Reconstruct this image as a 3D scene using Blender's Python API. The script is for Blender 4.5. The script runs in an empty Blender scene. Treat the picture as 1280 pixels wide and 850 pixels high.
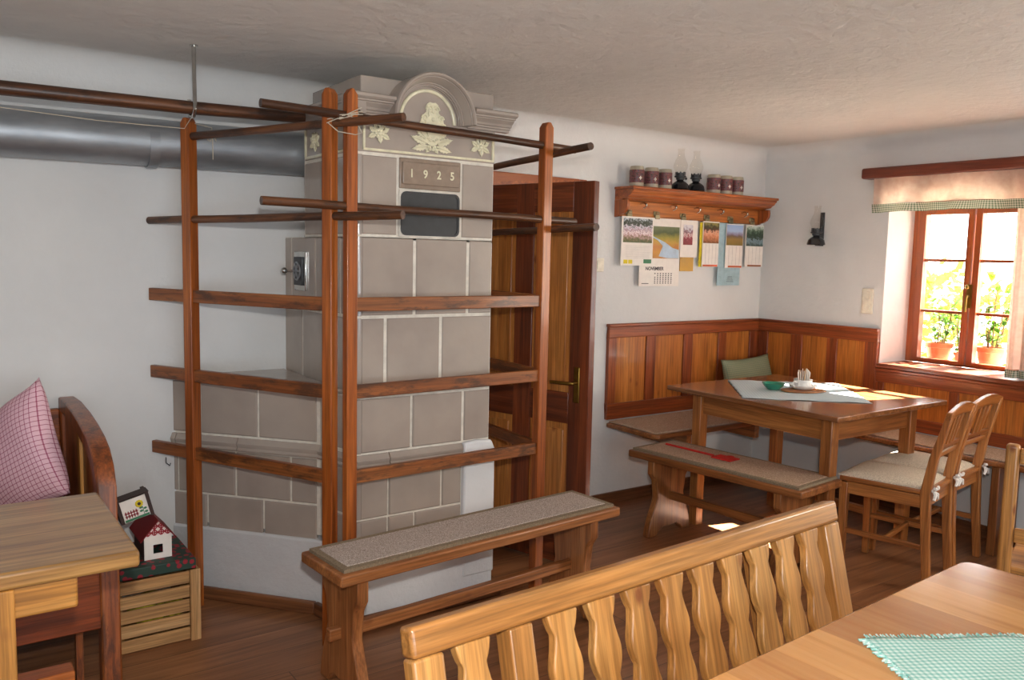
import bpy, bmesh, math, random
from mathutils import Vector as V, Matrix
from math import sin, cos, pi, radians
random.seed(7)
S = bpy.context.scene
C = S.collection
# ------------------------------------------------------------------ materials
def lin(c):
    r = []
    for v in c[:3]:
        v /= 255.0
        r.append(v/12.92 if v <= .04045 else ((v+.055)/1.055)**2.4)
    return (*r, 1)
class NT:
    def __init__(s, name):
        s.m = bpy.data.materials.new(name); s.m.use_nodes = True
        s.t = s.m.node_tree; s.t.nodes.clear()
        s.out = s.n('ShaderNodeOutputMaterial'); s.b = s.n('ShaderNodeBsdfPrincipled')
        s.t.links.new(s.b.outputs[0], s.out.inputs[0])
    def n(s, t, **k):
        x = s.t.nodes.new(t)
        for a, b in k.items(): setattr(x, a, b)
        return x
    def l(s, a, b): s.t.links.new(a, b)
    def g(s, scale=(1, 1, 1)):
        a = s.n('ShaderNodeAttribute', attribute_name='g')
        m = s.n('ShaderNodeMapping'); m.inputs['Scale'].default_value = scale
        s.l(a.outputs['Vector'], m.inputs[0]); return m.outputs[0]
    def pos(s, scale=(1, 1, 1)):
        a = s.n('ShaderNodeTexCoord')
        m = s.n('ShaderNodeMapping'); m.inputs['Scale'].default_value = scale
        s.l(a.outputs['Object'], m.inputs[0]); return m.outputs[0]
    def noise(s, vec, scale=1, detail=4, rough=.55, dist=0):
        x = s.n('ShaderNodeTexNoise'); x.inputs['Scale'].default_value = scale
        x.inputs['Detail'].default_value = detail; x.inputs['Roughness'].default_value = rough
        x.inputs['Distortion'].default_value = dist
        s.l(vec, x.inputs['Vector']); return x.outputs[0]
    def ramp(s, f, stops, interp='LINEAR'):
        x = s.n('ShaderNodeValToRGB'); x.color_ramp.interpolation = interp
        e = x.color_ramp.elements
        while len(e) < len(stops): e.new(.5)
        for q, (p, c) in zip(e, stops): q.position = p; q.color = c if len(c) == 4 else lin(c)
        s.l(f, x.inputs[0]); return x.outputs[0]
    def mix(s, f, a, b, mode='MIX'):
        x = s.n('ShaderNodeMix', data_type='RGBA', blend_type=mode)
        for k, v in ((0, f), (6, a), (7, b)):
            if hasattr(v, 'is_linked') or hasattr(v, 'links'): s.l(v, x.inputs[k])
            else: x.inputs[k].default_value = v
        return x.outputs[2]
    def math(s, op, a, b=0.0, c=0.0):
        x = s.n('ShaderNodeMath', operation=op)
        for k, v in enumerate((a, b, c)):
            if hasattr(v, 'links'): s.l(v, x.inputs[k])
            else: x.inputs[k].default_value = v
        return x.outputs[0]
    def sep(s, v):
        x = s.n('ShaderNodeSeparateXYZ'); s.l(v, x.inputs[0]); return x.outputs
    def bump(s, h, strength=.3, dist=.003):
        x = s.n('ShaderNodeBump'); x.inputs['Strength'].default_value = strength
        x.inputs['Distance'].default_value = dist
        s.l(h, x.inputs['Height']); s.l(x.outputs[0], s.b.inputs['Normal'])
    def col(s, c):
        if hasattr(c, 'links'): s.l(c, s.b.inputs['Base Color'])
        else: s.b.inputs['Base Color'].default_value = lin(c)
    def set(s, rough=.5, metal=0, spec=.5, coat=0):
        s.b.inputs['Roughness'].default_value = rough; s.b.inputs['Metallic'].default_value = metal
        s.b.inputs['Specular IOR Level'].default_value = spec
        s.b.inputs['Coat Weight'].default_value = coat; s.b.inputs['Coat Roughness'].default_value = .12
def wood(name, dark, mid, light, rough=.42, knots=0, coat=.15, wear=None, sc=1.0):
    t = NT(name)
    a = t.noise(t.g((.9*sc, 16*sc, 16*sc)), 1, 5, .6, .6)
    b = t.noise(t.g((5*sc, 150*sc, 150*sc)), 1, 3, .6)
    c = t.ramp(a, [(.28, dark), (.5, mid), (.72, light)])
    f = t.ramp(b, [(.34, (150, 150, 150)), (.62, (255, 255, 255))])
    c = t.mix(.6, c, f, 'MULTIPLY')
    d = t.noise(t.g((2.2*sc, 52*sc, 52*sc)), 1, 2, .5, .3)
    c = t.mix(.28, c, t.ramp(d, [(.40, (150, 140, 130)), (.52, (255, 255, 255))]), 'MULTIPLY')
    if knots:
        v = t.n('ShaderNodeTexVoronoi'); v.inputs['Scale'].default_value = 1
        t.l(t.g((6.0, 11, 11)), v.inputs['Vector'])
        k = t.ramp(v.outputs['Distance'], [(.07, (235, 235, 235)), (.15, (0, 0, 0))])
        c = t.mix(t.math('MULTIPLY', k, knots), c, lin((dark[0]*.66, dark[1]*.48, dark[2]*.42)))
    if wear:
        w = t.noise(t.g((6, 22, 22)), 1, 6, .7)
        wm = t.ramp(w, [(.50, (0, 0, 0)), (.60, (255, 255, 255))])
        c = t.mix(t.math('MULTIPLY', wm, .8), c, lin(wear))
    t.col(c); t.set(rough, coat=coat); t.bump(b, .15, .001)
    return t.m
def plain(name, c, rough=.5, metal=0, spec=.5, coat=0, nz=.06, scale=30):
    t = NT(name)
    n = t.noise(t.pos(), scale, 4)
    k = t.ramp(n, [(.3, tuple(x*(1-nz) for x in c)), (.7, tuple(min(255, x*(1+nz)) for x in c))])
    t.col(k); t.set(rough, metal, spec, coat)
    return t.m
def plaster(name, c, bscale=5, strength=.5, c2=None):
    t = NT(name)
    n1 = t.noise(t.pos(), 1.3, 5, .6); n2 = t.noise(t.pos((1, 1, 1)), bscale, 8, .65)
    c2 = c2 or tuple(x*.95 for x in c)
    t.col(t.ramp(n1, [(.35, c2), (.65, c)])); t.set(.85, spec=.25); t.bump(n2, strength, .02)
    return t.m
M = {}
M['wall'] = plaster('wall_plaster', (226, 226, 224), 6, .35)
M['plinth'] = plaster('plinth_plaster', (232, 234, 236), 12, .35)
M['ceil'] = plaster('ceiling_plaster', (228, 225, 220), 16, .6, (216, 214, 210))
M['post'] = wood('orange_spruce', (136, 66, 20), (176, 92, 32), (200, 118, 50), .42, coat=.2)
M['rail'] = wood('rail_wood', (104, 54, 22), (146, 82, 38), (176, 110, 58), .45, wear=(66, 40, 24))
M['pole'] = wood('dark_pole_wood', (48, 30, 18), (88, 52, 30), (126, 80, 48), .42, wear=(48, 30, 20))
M['pine'] = wood('varnished_pine', (166, 108, 52), (198, 138, 72), (216, 162, 94), .4, knots=1, coat=.2)
M['pine2'] = wood('varnished_pine_rail', (152, 96, 44), (180, 122, 62), (200, 144, 82), .36, coat=.25)
M['ftable'] = wood('table_pine', (150, 88, 36), (188, 118, 52), (208, 142, 72), .22, coat=.6)
M['ltable'] = wood('old_table_pine', (152, 106, 58), (180, 134, 76), (196, 152, 92), .33, coat=.3)
M['yellow'] = wood('yellow_pine', (176, 112, 44), (204, 140, 62), (220, 160, 84), .5, knots=.5)
M['bench'] = wood('bench_pine', (132, 76, 38), (172, 108, 60), (196, 134, 82), .4, knots=.5)
M['bench2'] = wood('aged_bench_pine', (118, 66, 32), (156, 96, 50), (180, 120, 68), .4)
M['table'] = wood('brown_table_wood', (128, 78, 44), (162, 106, 64), (188, 130, 84), .22, coat=.6)
M['tleg'] = wood('table_leg_wood', (144, 84, 38), (178, 112, 56), (200, 136, 74), .4, knots=.5)
M['chair'] = wood('chair_wood', (144, 82, 38), (180, 112, 56), (204, 140, 78), .35, coat=.3)
M['frame'] = wood('red_brown_frame', (112, 48, 18), (150, 70, 28), (174, 90, 40), .4, coat=.2)
M['panel'] = wood('orange_pine_panel', (176, 98, 34), (196, 116, 44), (210, 134, 58), .4, knots=.8, coat=.2)
M['door'] = wood('door_frame_wood', (82, 36, 16), (118, 54, 24), (144, 72, 34), .4, coat=.2)
M['doorp'] = wood('door_panel_wood', (160, 92, 38), (188, 118, 54), (206, 140, 72), .4, knots=.9, coat=.2)
M['shelf'] = wood('shelf_wood', (130, 60, 20), (172, 88, 32), (198, 114, 48), .35, coat=.3)
M['bar'] = wood('mahogany_bar', (96, 40, 22), (124, 54, 30), (142, 68, 40), .4)
M['settle'] = wood('settle_wood', (120, 58, 24), (156, 82, 36), (180, 106, 54), .4, wear=(80, 42, 24))
M['crate'] = wood('crate_wood', (176, 126, 76), (204, 156, 100), (218, 174, 122), .6, coat=0)
M['window'] = wood('window_wood', (124, 54, 20), (160, 78, 32), (182, 100, 48), .35, coat=.3)
M['base'] = wood('baseboard_wood', (96, 54, 28), (128, 78, 44), (150, 98, 60), .5)
# floor boards
t = NT('floor_boards')
p = t.pos(); x, y, z = t.sep(p)[:3]
row = t.math('FLOOR', t.math('MULTIPLY', y, 6.2))
wn = t.n('ShaderNodeTexWhiteNoise', noise_dimensions='1D'); t.l(row, wn.inputs['W'])
cx = t.math('ADD', x, t.math('MULTIPLY', wn.outputs['Value'], 7.0))
cell = t.math('FLOOR', t.math('MULTIPLY', cx, .55))
wn2 = t.n('ShaderNodeTexWhiteNoise', noise_dimensions='2D')
cb = t.n('ShaderNodeCombineXYZ'); t.l(cell, cb.inputs[0]); t.l(row, cb.inputs[1]); t.l(cb.outputs[0], wn2.inputs['Vector'])
cv = t.n('ShaderNodeCombineXYZ'); t.l(t.math('MULTIPLY', cx, 1.5), cv.inputs[0]); t.l(t.math('MULTIPLY', y, 22), cv.inputs[1]); t.l(t.math('MULTIPLY', wn2.outputs['Value'], 30), cv.inputs[2])
gn = t.noise(cv.outputs[0], 1, 6, .6, .8)
c = t.ramp(gn, [(.25, (100, 64, 40)), (.5, (150, 100, 64)), (.75, (182, 128, 86))])
c = t.mix(t.math('MULTIPLY', wn2.outputs['Value'], .35), c, lin((92, 56, 36)))
fy = t.math('FRACT', t.math('MULTIPLY', y, 6.2)); fx = t.math('FRACT', t.math('MULTIPLY', cx, .55))
gap = t.math('MAXIMUM', t.math('LESS_THAN', fy, .018), t.math('LESS_THAN', fx, .002))
c = t.mix(t.math('MULTIPLY', gap, .7), c, lin((46, 28, 18)))
t.col(c); t.set(.38, coat=.15); t.bump(t.math('SUBTRACT', gn, gap), .2, .002); M['floor'] = t.m
# stove tiles
t = NT('grey_glazed_tile')
n = t.noise(t.pos(), 2.2, 4); n2 = t.noise(t.pos(), 30, 2)
t.col(t.ramp(n, [(.35, (158, 146, 137)), (.55, (174, 162, 151)), (.75, (184, 169, 155))])); t.set(.16, spec=.5)
t.bump(n2, .3, .002); M['tile'] = t.m
M['grout'] = plain('white_grout', (216, 210, 198), .7)
M['cream'] = plain('cream_glaze', (226, 220, 190), .25)
M['plate'] = plain('date_plate_glaze', (148, 130, 114), .25)
M['nichem'] = plain('dark_niche_metal', (62, 64, 66), .45, .3)
t = NT('brushed_steel'); n = t.noise(t.g((1, 3, 3)), 3, 4)
t.col(t.ramp(n, [(.3, (134, 138, 142)), (.7, (176, 180, 184))])); t.set(.46, .75); M['steel'] = t.m
M['chrome'] = plain('chrome', (200, 200, 196), .18, 1)
M['brass'] = plain('old_brass', (140, 112, 54), .35, 1)
M['black'] = plain('black_glaze', (22, 22, 26), .12)
M['dark'] = plain('dark_void', (30, 24, 20), .8)
M['string'] = plain('pale_string', (196, 186, 166), .9)
t = NT('grey_carpet'); n = t.noise(t.pos(), 380, 3); n2 = t.noise(t.pos(), 60, 4)
c = t.ramp(n, [(.3, (120, 108, 100)), (.5, (178, 164, 154)), (.7, (240, 228, 220))])
t.col(c); t.set(.95, spec=.1); t.bump(n, .8, .003); M['carpet'] = t.m
t = NT('brown_carpet'); n = t.noise(t.pos(), 260, 3)
t.col(t.ramp(n, [(.3, (134, 110, 92)), (.5, (182, 156, 134)), (.7, (212, 186, 164))])); t.set(.95, spec=.1); t.bump(n, .8, .003); M['carpet2'] = t.m
M['trim'] = plain('mat_edging', (132, 116, 94), .9, nz=.15, scale=200)
t = NT('wool_cushion'); n = t.noise(t.pos(), 200, 3)
t.col(t.ramp(n, [(.3, (182, 168, 148)), (.7, (230, 218, 198))])); t.set(.95, spec=.1); t.bump(n, .8, .003); M['wool'] = t.m
def gingham(name, base, line, n, w=.5, alpha=.5, rough=.9, thin=False, transl=0):
    t = NT(name); g = t.g(); x, y, z = t.sep(g)[:3]
    fx = t.math('LESS_THAN', t.math('FRACT', t.math('MULTIPLY', x, n)), w)
    fy = t.math('LESS_THAN', t.math('FRACT', t.math('MULTIPLY', y, n)), w)
    k = t.math('MULTIPLY', t.math('ADD', fx, fy), alpha)
    c = t.mix(k, lin(base), lin(line)); t.col(c); t.set(rough, spec=.1)
    if transl:
        tr = t.n('ShaderNodeBsdfTranslucent'); t.l(c, tr.inputs[0])
        mx = t.n('ShaderNodeMixShader'); mx.inputs[0].default_value = transl
        t.l(t.b.outputs[0], mx.inputs[1]); t.l(tr.outputs[0], mx.inputs[2]); t.l(mx.outputs[0], t.out.inputs[0])
    return t.m
M['pinkcheck'] = gingham('pink_check_cotton', (224, 184, 194), (150, 50, 84), 62, .14, .75)
M['greencheck'] = gingham('green_check_band', (206, 206, 190), (92, 112, 88), 90, .5, .5, transl=.25)
M['mint'] = gingham('mint_stripe_cloth', (214, 232, 224), (128, 190, 178), 95, .45, .6)
M['bluecloth'] = gingham('pale_blue_cloth', (204, 214, 216), (176, 196, 204), 70, .4, .5)
M['sagecheck'] = gingham('sage_check_cotton', (150, 150, 120), (110, 124, 104), 80, .4, .5)
t = NT('linen_valance'); n = t.noise(t.g((30, 30, 1)), 1, 3)
c = t.ramp(n, [(.3, (234, 206, 188)), (.7, (248, 228, 212))]); t.col(c); t.set(.95, spec=.1)
tr = t.n('ShaderNodeBsdfTranslucent'); t.l(c, tr.inputs[0]); mx = t.n('ShaderNodeMixShader'); mx.inputs[0].default_value = .6
t.l(t.b.outputs[0], mx.inputs[1]); t.l(tr.outputs[0], mx.inputs[2]); t.l(mx.outputs[0], t.out.inputs[0]); M['linen'] = t.m
def glassy(name, tint=(1, 1, 1, 1), refl=.08):
    t = NT(name); t.t.nodes.remove(t.b)
    a = t.n('ShaderNodeBsdfTransparent'); a.inputs[0].default_value = tint
    b = t.n('ShaderNodeBsdfGlossy'); b.inputs['Roughness'].default_value = .03
    f = t.n('ShaderNodeLayerWeight'); f.inputs[0].default_value = .5; fc = t.math('POWER', f.outputs['Facing'], 4.0)
    m = t.n('ShaderNodeMixShader'); t.l(t.math('ADD', t.math('MULTIPLY', fc, .35), refl-.04), m.inputs[0])
    t.l(a.outputs[0], m.inputs[1]); t.l(b.outputs[0], m.inputs[2]); t.l(m.outputs[0], t.out.inputs[0]); return t.m
M['glass'] = glassy('window_glass')
M['lampglass'] = glassy('lamp_chimney_glass', (.97, .96, .94, 1), .07)
t = NT('green_glass'); t.col((70, 170, 140)); t.set(.05, spec=.8); t.b.inputs['Transmission Weight'].default_value = .5; M['greenglass'] = t.m
M['white'] = plain('white_paint', (232, 230, 226), .6)
M['paper'] = plain('white_paper', (236, 230, 222), .75, nz=.02)
M['red'] = plain('red_felt', (190, 34, 24), .7)
M['redroof'] = plain('red_roof_card', (128, 14, 24), .5)
M['darkcard'] = plain('dark_brown_card', (58, 40, 36), .6)
M['terra'] = plain('terracotta', (196, 96, 54), .8)
M['soil'] = plain('soil', (50, 34, 24), .95)
M['socket'] = plain('cream_plastic', (232, 226, 208), .35)
def leafm(name, c, tr_=.5):
    t = NT(name); n = t.noise(t.pos(), 14, 2); k = t.ramp(n, [(.3, tuple(x*.75 for x in c)), (.7, c)])
    t.col(k); t.set(.5, spec=.3)
    tr = t.n('ShaderNodeBsdfTranslucent'); t.l(k, tr.inputs[0]); mx = t.n('ShaderNodeMixShader'); mx.inputs[0].default_value = tr_
    t.l(t.b.outputs[0], mx.inputs[1]); t.l(tr.outputs[0], mx.inputs[2]); t.l(mx.outputs[0], t.out.inputs[0]); return t.m
M['leaf'] = leafm('plant_leaf', (70, 112, 24)); M['hedge'] = leafm('garden_hedge_leaf', (120, 140, 36))
M['stem'] = plain('plant_stem', (110, 80, 50), .8)
# printed pictures: colours by g=(u,v)
def picture(name, stops, nscale=6, amt=.5, detail=5, ys=1.0):
    t = NT(name); g = t.g(); x, y, z = t.sep(g)[:3]
    n = t.noise(g, nscale, detail, .7)
    f = t.math('ADD', t.math('MULTIPLY', t.math('SUBTRACT', y, .5), ys), t.math('ADD', .5, t.math('MULTIPLY', t.math('SUBTRACT', n, .5), amt)))
    t.col(t.ramp(f, stops)); t.set(.45); return t.m
M['crowd'] = picture('crowd_photo', [(0, (70, 84, 40)), (.15, (110, 100, 60)), (.3, (186, 150, 150)), (.42, (236, 226, 230)), (.5, (150, 110, 120)), (.62, (222, 216, 230)), (.72, (50, 60, 44)), (.88, (40, 52, 36)), (1, (196, 204, 214))], 9, .9)
M['meadow'] = picture('meadow_photo', [(0, (176, 118, 40)), (.2, (196, 136, 44)), (.35, (186, 120, 56)), (.5, (190, 150, 60)), (.65, (150, 140, 50)), (.8, (70, 84, 44)), (1, (110, 116, 80))], 3, .35)
M['flowers'] = picture('flower_picture', [(0, (120, 40, 44)), (.35, (150, 60, 70)), (.5, (226, 200, 196)), (.62, (110, 30, 50)), (.8, (200, 196, 206)), (1, (226, 224, 226))], 7, 1.2)
M['cows'] = picture('brown_photo', [(0, (120, 70, 30)), (.3, (196, 120, 80)), (.5, (220, 160, 130)), (.65, (90, 50, 30)), (.8, (60, 60, 30)), (1, (140, 130, 70))], 6, .9)
M['mountain'] = picture('mountain_photo', [(0, (130, 110, 50)), (.3, (150, 120, 60)), (.45, (110, 90, 80)), (.55, (140, 130, 160)), (.7, (170, 190, 222)), (1, (150, 180, 220))], 3, .25)
M['forest'] = picture('forest_photo', [(0, (60, 76, 66)), (.3, (130, 150, 160)), (.4, (50, 66, 50)), (.6, (40, 60, 40)), (.8, (96, 116, 96)), (1, (200, 210, 200))], 5, 1.0)
M['ochre'] = picture('ochre_photo', [(0, (196, 150, 60)), (.4, (180, 140, 70)), (.5, (120, 80, 40)), (.7, (206, 166, 90)), (1, (150, 110, 60))], 4, 1.0)
M['mugpic'] = picture('mug_print', [(.1, (40, 34, 40)), (.3, (120, 70, 60)), (.45, (60, 50, 50)), (.55, (170, 60, 60)), (.65, (80, 80, 96)), (.8, (40, 40, 60)), (1, (130, 96, 60))], 5, 3.6, 3, ys=.1)
M['mug'] = plain('stoneware', (166, 158, 138), .35)
M['river'] = plain('river_print', (176, 196, 214), .45)
M['ink'] = plain('black_ink', (70, 62, 66), .7)
M['rule'] = plain('calendar_ruling', (190, 184, 182), .7)
M['bluecard'] = plain('pale_blue_card', (158, 184, 192), .6)
M['orange'] = plain('orange_print', (206, 96, 56), .6)
M['yell'] = plain('yellow_print', (214, 190, 30), .6)
M['greenp'] = plain('green_print', (60, 120, 84), .6)
M['clip'] = plain('nickel_clip', (150, 140, 110), .3, .9)
t = NT('dotted_box_paper'); v = t.n('ShaderNodeTexVoronoi'); v.inputs['Scale'].default_value = 42; t.l(t.pos(), v.inputs['Vector'])
t.col(t.ramp(v.outputs['Distance'], [(.36, (150, 30, 44)), (.42, (36, 62, 52))])); t.set(.6); M['dotted'] = t.m
t = NT('timber_frame_print'); g = t.g((9, 9, 1)); x, y, z = t.sep(g)[:3]
def ln(f, w=.13): return t.math('LESS_THAN', t.math('ABSOLUTE', t.math('SUBTRACT', t.math('FRACT', f), .5)), w)
k = t.math('MAXIMUM', t.math('MAXIMUM', ln(x, .1), ln(y, .1)), t.math('MAXIMUM', ln(t.math('ADD', x, y)), ln(t.math('SUBTRACT', x, y))))
t.col(t.mix(k, lin((232, 214, 210)), lin((150, 24, 40)))); t.set(.6); M['timber'] = t.m
# ------------------------------------------------------------------ mesh builder
def basis(a, b, up=V((0, 0, 1))):
    a, b = V(a), V(b); x = (b-a).normalized()
    up = V(up)
    if abs(x.dot(up)) > .99: up = V((0, 1, 0))
    y = up.cross(x).normalized(); z = x.cross(y)
    m = Matrix((x, y, z)).transposed().to_4x4(); m.translation = a; return m
def TR(loc=(0, 0, 0), rz=0, rx=0, ry=0):
    return Matrix.Translation(loc) @ Matrix.Rotation(rz, 4, 'Z') @ Matrix.Rotation(ry, 4, 'Y') @ Matrix.Rotation(rx, 4, 'X')
I4 = Matrix.Identity(4)
WM = {}
class MB:
    def __init__(s):
        s.bm = bmesh.new(); s.L = s.bm.verts.layers.float_vector.new('g')
    def raw(s, co, faces, mat=I4, gs=None, ax=0, off=True):
        o = V([random.uniform(-20, 20) for _ in range(3)]) if off else V((0, 0, 0))
        vs = []
        for i, c in enumerate(co):
            c = V(c); v = s.bm.verts.new(mat @ c)
            q = V(gs[i]) if gs else V((c[ax], c[(ax+1) % 3], c[(ax+2) % 3]))
            v[s.L] = q+o; vs.append(v)
        for f in faces:
            try: s.bm.faces.new([vs[k] for k in f])
            except ValueError: pass
        return s
    def box(s, c, sz, mat=I4, ax=None, top=(1, 1), off=True):
        hx, hy, hz = [v/2 for v in sz]; cx, cy, cz = c
        if ax is None: ax = max(range(3), key=lambda k: sz[k])
        co = []
        for dz in (-1, 1):
            k = top if dz > 0 else (1, 1)
            for dx, dy in ((-1, -1), (1, -1), (1, 1), (-1, 1)): co.append((cx+dx*hx*k[0], cy+dy*hy*k[1], cz+dz*hz))
        return s.raw(co, [(3, 2, 1, 0), (4, 5, 6, 7), (0, 1, 5, 4), (1, 2, 6, 5), (2, 3, 7, 6), (3, 0, 4, 7)], mat, ax=ax, off=off)
    def bb(s, x0, x1, y0, y1, z0, z1, mat=I4, ax=None):
        return s.box(((x0+x1)/2, (y0+y1)/2, (z0+z1)/2), (abs(x1-x0), abs(y1-y0), abs(z1-z0)), mat, ax)
    def beam(s, a, b, w, h, up=(0, 0, 1), mat=I4):
        L = (V(b)-V(a)).length
        return s.box((L/2, 0, 0), (L, w, h), mat @ basis(a, b, up), 0)
    def prism(s, pts, th, mat=I4, ax=0, gs=None, z0=0):
        n = len(pts); co = [(p[0], p[1], z0) for p in pts]+[(p[0], p[1], z0+th) for p in pts]
        f = [tuple(range(n-1, -1, -1)), tuple(range(n, 2*n))]+[(i, (i+1) % n, n+(i+1) % n, n+i) for i in range(n)]
        return s.raw(co, f, mat, ax=ax, gs=gs)
    def tube(s, pts, r, n=10, mat=I4, cap=True):
        pts = [V(p) for p in pts]; m = len(pts)
        rs = r if isinstance(r, (list, tuple)) else [r]*m
        co, gs, fs = [], [], []; L = 0; up = None
        for i, p in enumerate(pts):
            d = (pts[min(i+1, m-1)]-pts[max(i-1, 0)]).normalized()
            if up is None: up = V((0, 0, 1)) if abs(d.z) < .9 else V((1, 0, 0))
            u = (up-d*up.dot(d)).normalized(); w = d.cross(u); up = u
            if i: L += (p-pts[i-1]).length
            for k in range(n):
                a = 2*pi*k/n; co.append(p+(u*cos(a)+w*sin(a))*rs[i]); gs.append((L, cos(a)*rs[i], sin(a)*rs[i]))
        for i in range(m-1):
            for k in range(n): fs.append((i*n+k, i*n+(k+1) % n, (i+1)*n+(k+1) % n, (i+1)*n+k))
        if cap: fs += [tuple(range(n-1, -1, -1)), tuple(range((m-1)*n, m*n))]
        return s.raw(co, fs, mat, gs)
    def lathe(s, prof, mat=I4, n=24, uv=False):
        co, gs, fs = [], [], []; m = len(prof)
        for i, (r, z) in enumerate(prof):
            for k in range(n):
                a = 2*pi*k/n; co.append((r*cos(a), r*sin(a), z)); gs.append((k/n*3, i/(m-1), 0) if uv else (z, r*cos(a), r*sin(a)))
        for i in range(m-1):
            for k in range(n): fs.append((i*n+k, i*n+(k+1) % n, (i+1)*n+(k+1) % n, (i+1)*n+k))
        if prof[0][0] > 1e-5: fs.append(tuple(range(n-1, -1, -1)))
        if prof[-1][0] > 1e-5: fs.append(tuple(range((m-1)*n, m*n)))
        return s.raw(co, fs, mat, gs, off=not uv)
    def ell(s, c, r, mat=I4, n=12, m=7):
        co = []; fs = []
        for i in range(m+1):
            t_ = pi*i/m
            for k in range(n):
                a = 2*pi*k/n; co.append((c[0]+r[0]*sin(t_)*cos(a), c[1]+r[1]*sin(t_)*sin(a), c[2]-r[2]*cos(t_)))
        for i in range(m):
            for k in range(n): fs.append((i*n+k, i*n+(k+1) % n, (i+1)*n+(k+1) % n, (i+1)*n+k))
        s.raw(co, fs, mat); return s
    def grid(s, fn, nu, nv, mat=I4, gs=None, th=0):
        co = [fn(i/nu, j/nv) for j in range(nv+1) for i in range(nu+1)]
        g = [(gs(i/nu, j/nv) if gs else (i/nu, j/nv, 0)) for j in range(nv+1) for i in range(nu+1)]
        fs = [(j*(nu+1)+i, j*(nu+1)+i+1, (j+1)*(nu+1)+i+1, (j+1)*(nu+1)+i) for j in range(nv) for i in range(nu)]
        return s.raw(co, fs, mat, g, off=False)
    def build(s, name, mat, parent=None, bevel=0, loc=None, smooth=40, solid=0, sub=0, seg=2, label=None):
        bmesh.ops.remove_doubles(s.bm, verts=s.bm.verts, dist=1e-6)
        bmesh.ops.recalc_face_normals(s.bm, faces=s.bm.faces)
        if parent is not None: W = WM[parent.name]
        elif loc is not None: W = Matrix.Translation(loc)
        else:
            vs = [v.co for v in s.bm.verts]
            W = Matrix.Translation(((min(v.x for v in vs)+max(v.x for v in vs))/2, (min(v.y for v in vs)+max(v.y for v in vs))/2, min(v.z for v in vs)))
        s.bm.transform(W.inverted())
        me = bpy.data.meshes.new(name); s.bm.to_mesh(me); s.bm.free()
        me.materials.append(M[mat] if isinstance(mat, str) else mat)
        o = bpy.data.objects.new(name, me); C.objects.link(o)
        if parent is not None: o.parent = parent; WM[o.name] = W
        else: o.matrix_world = W; WM[o.name] = W
        if smooth:
            for p_ in me.polygons: p_.use_smooth = True
            me.set_sharp_from_angle(angle=radians(smooth))
        if solid:
            q = o.modifiers.new('t', 'SOLIDIFY'); q.thickness = solid; q.offset = 0
        if bevel:
            q = o.modifiers.new('b', 'BEVEL'); q.width = bevel; q.segments = seg; q.limit_method = 'ANGLE'; q.angle_limit = radians(40); q.harden_normals = False
        if sub:
            q = o.modifiers.new('s', 'SUBSURF'); q.levels = sub; q.render_levels = sub
        if label: o['label'] = label
        return o
def tag(o, label, cat, group=None, kind=None):
    o['label'] = label; o['category'] = cat
    if group: o['group'] = group
    if kind: o['kind'] = kind
    return o
def thing(name, label, cat, loc=(0, 0, 0), rz=0, group=None):
    o = bpy.data.objects.new(name, None); C.objects.link(o); o.empty_display_size = .1
    W = TR(loc, rz); o.matrix_world = W; WM[o.name] = W
    return tag(o, label, cat, group)
def struct(o): o['kind'] = 'structure'; return o
def sroot(name, loc=(0, 0, 0)):
    o = bpy.data.objects.new(name, None); C.objects.link(o); o.matrix_world = Matrix.Translation(loc); WM[o.name] = Matrix.Translation(loc)
    o['kind'] = 'structure'; return o
def kids(o): return [c for c in bpy.data.objects if c.parent == o]
def dup(o, loc, rz, label):
    r = o.copy(); C.objects.link(r); r.matrix_world = TR(loc, rz); r['label'] = label
    for ch in kids(o):
        c = ch.copy(); C.objects.link(c); c.parent = r
        for g_ in kids(ch):
            d = g_.copy(); C.objects.link(d); d.parent = c
            for h_ in kids(g_):
                e = h_.copy(); C.objects.link(e); e.parent = d
    return r
def text_mesh(txt, size, mat4, depth=.001, name='t'):
    cu = bpy.data.curves.new(name, 'FONT'); cu.body = txt; cu.size = size; cu.extrude = depth; cu.offset = size*.022; cu.align_x = 'CENTER'; cu.align_y = 'CENTER'
    o = bpy.data.objects.new(name, cu); C.objects.link(o)
    dg = bpy.context.evaluated_depsgraph_get(); me = bpy.data.meshes.new_from_object(o.evaluated_get(dg))
    bpy.data.objects.remove(o); bpy.data.curves.remove(cu)
    b = MB(); b.raw([v.co[:] for v in me.vertices], [tuple(p_.vertices) for p_ in me.polygons], mat4); bpy.data.meshes.remove(me)
    return b
# wall-plane frames: local x -> right as seen, local y -> up, local z -> towards the room
def FB(x, y, z): return Matrix(((1, 0, 0, x), (0, 0, -1, y), (0, 1, 0, z), (0, 0, 0, 1)))       # on back wall
def FR(x, y, z): return Matrix(((0, 0, -1, x), (-1, 0, 0, y), (0, 1, 0, z), (0, 0, 0, 1)))      # on window wall
# ------------------------------------------------------------------ room
XW, YB, H = 4.435, 3.4965, 2.109
XL, YF = -1.7, -1.9
struct(MB().bb(XL-.3, XW+.3, YF-.3, YB+1.3, -.1, 0).build('floor', 'floor', smooth=0))
struct(MB().bb(XL-.3, XW+.34, YF-.3, YB+1.3, H, H+.1).build('ceiling', 'ceil', smooth=0))
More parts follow.
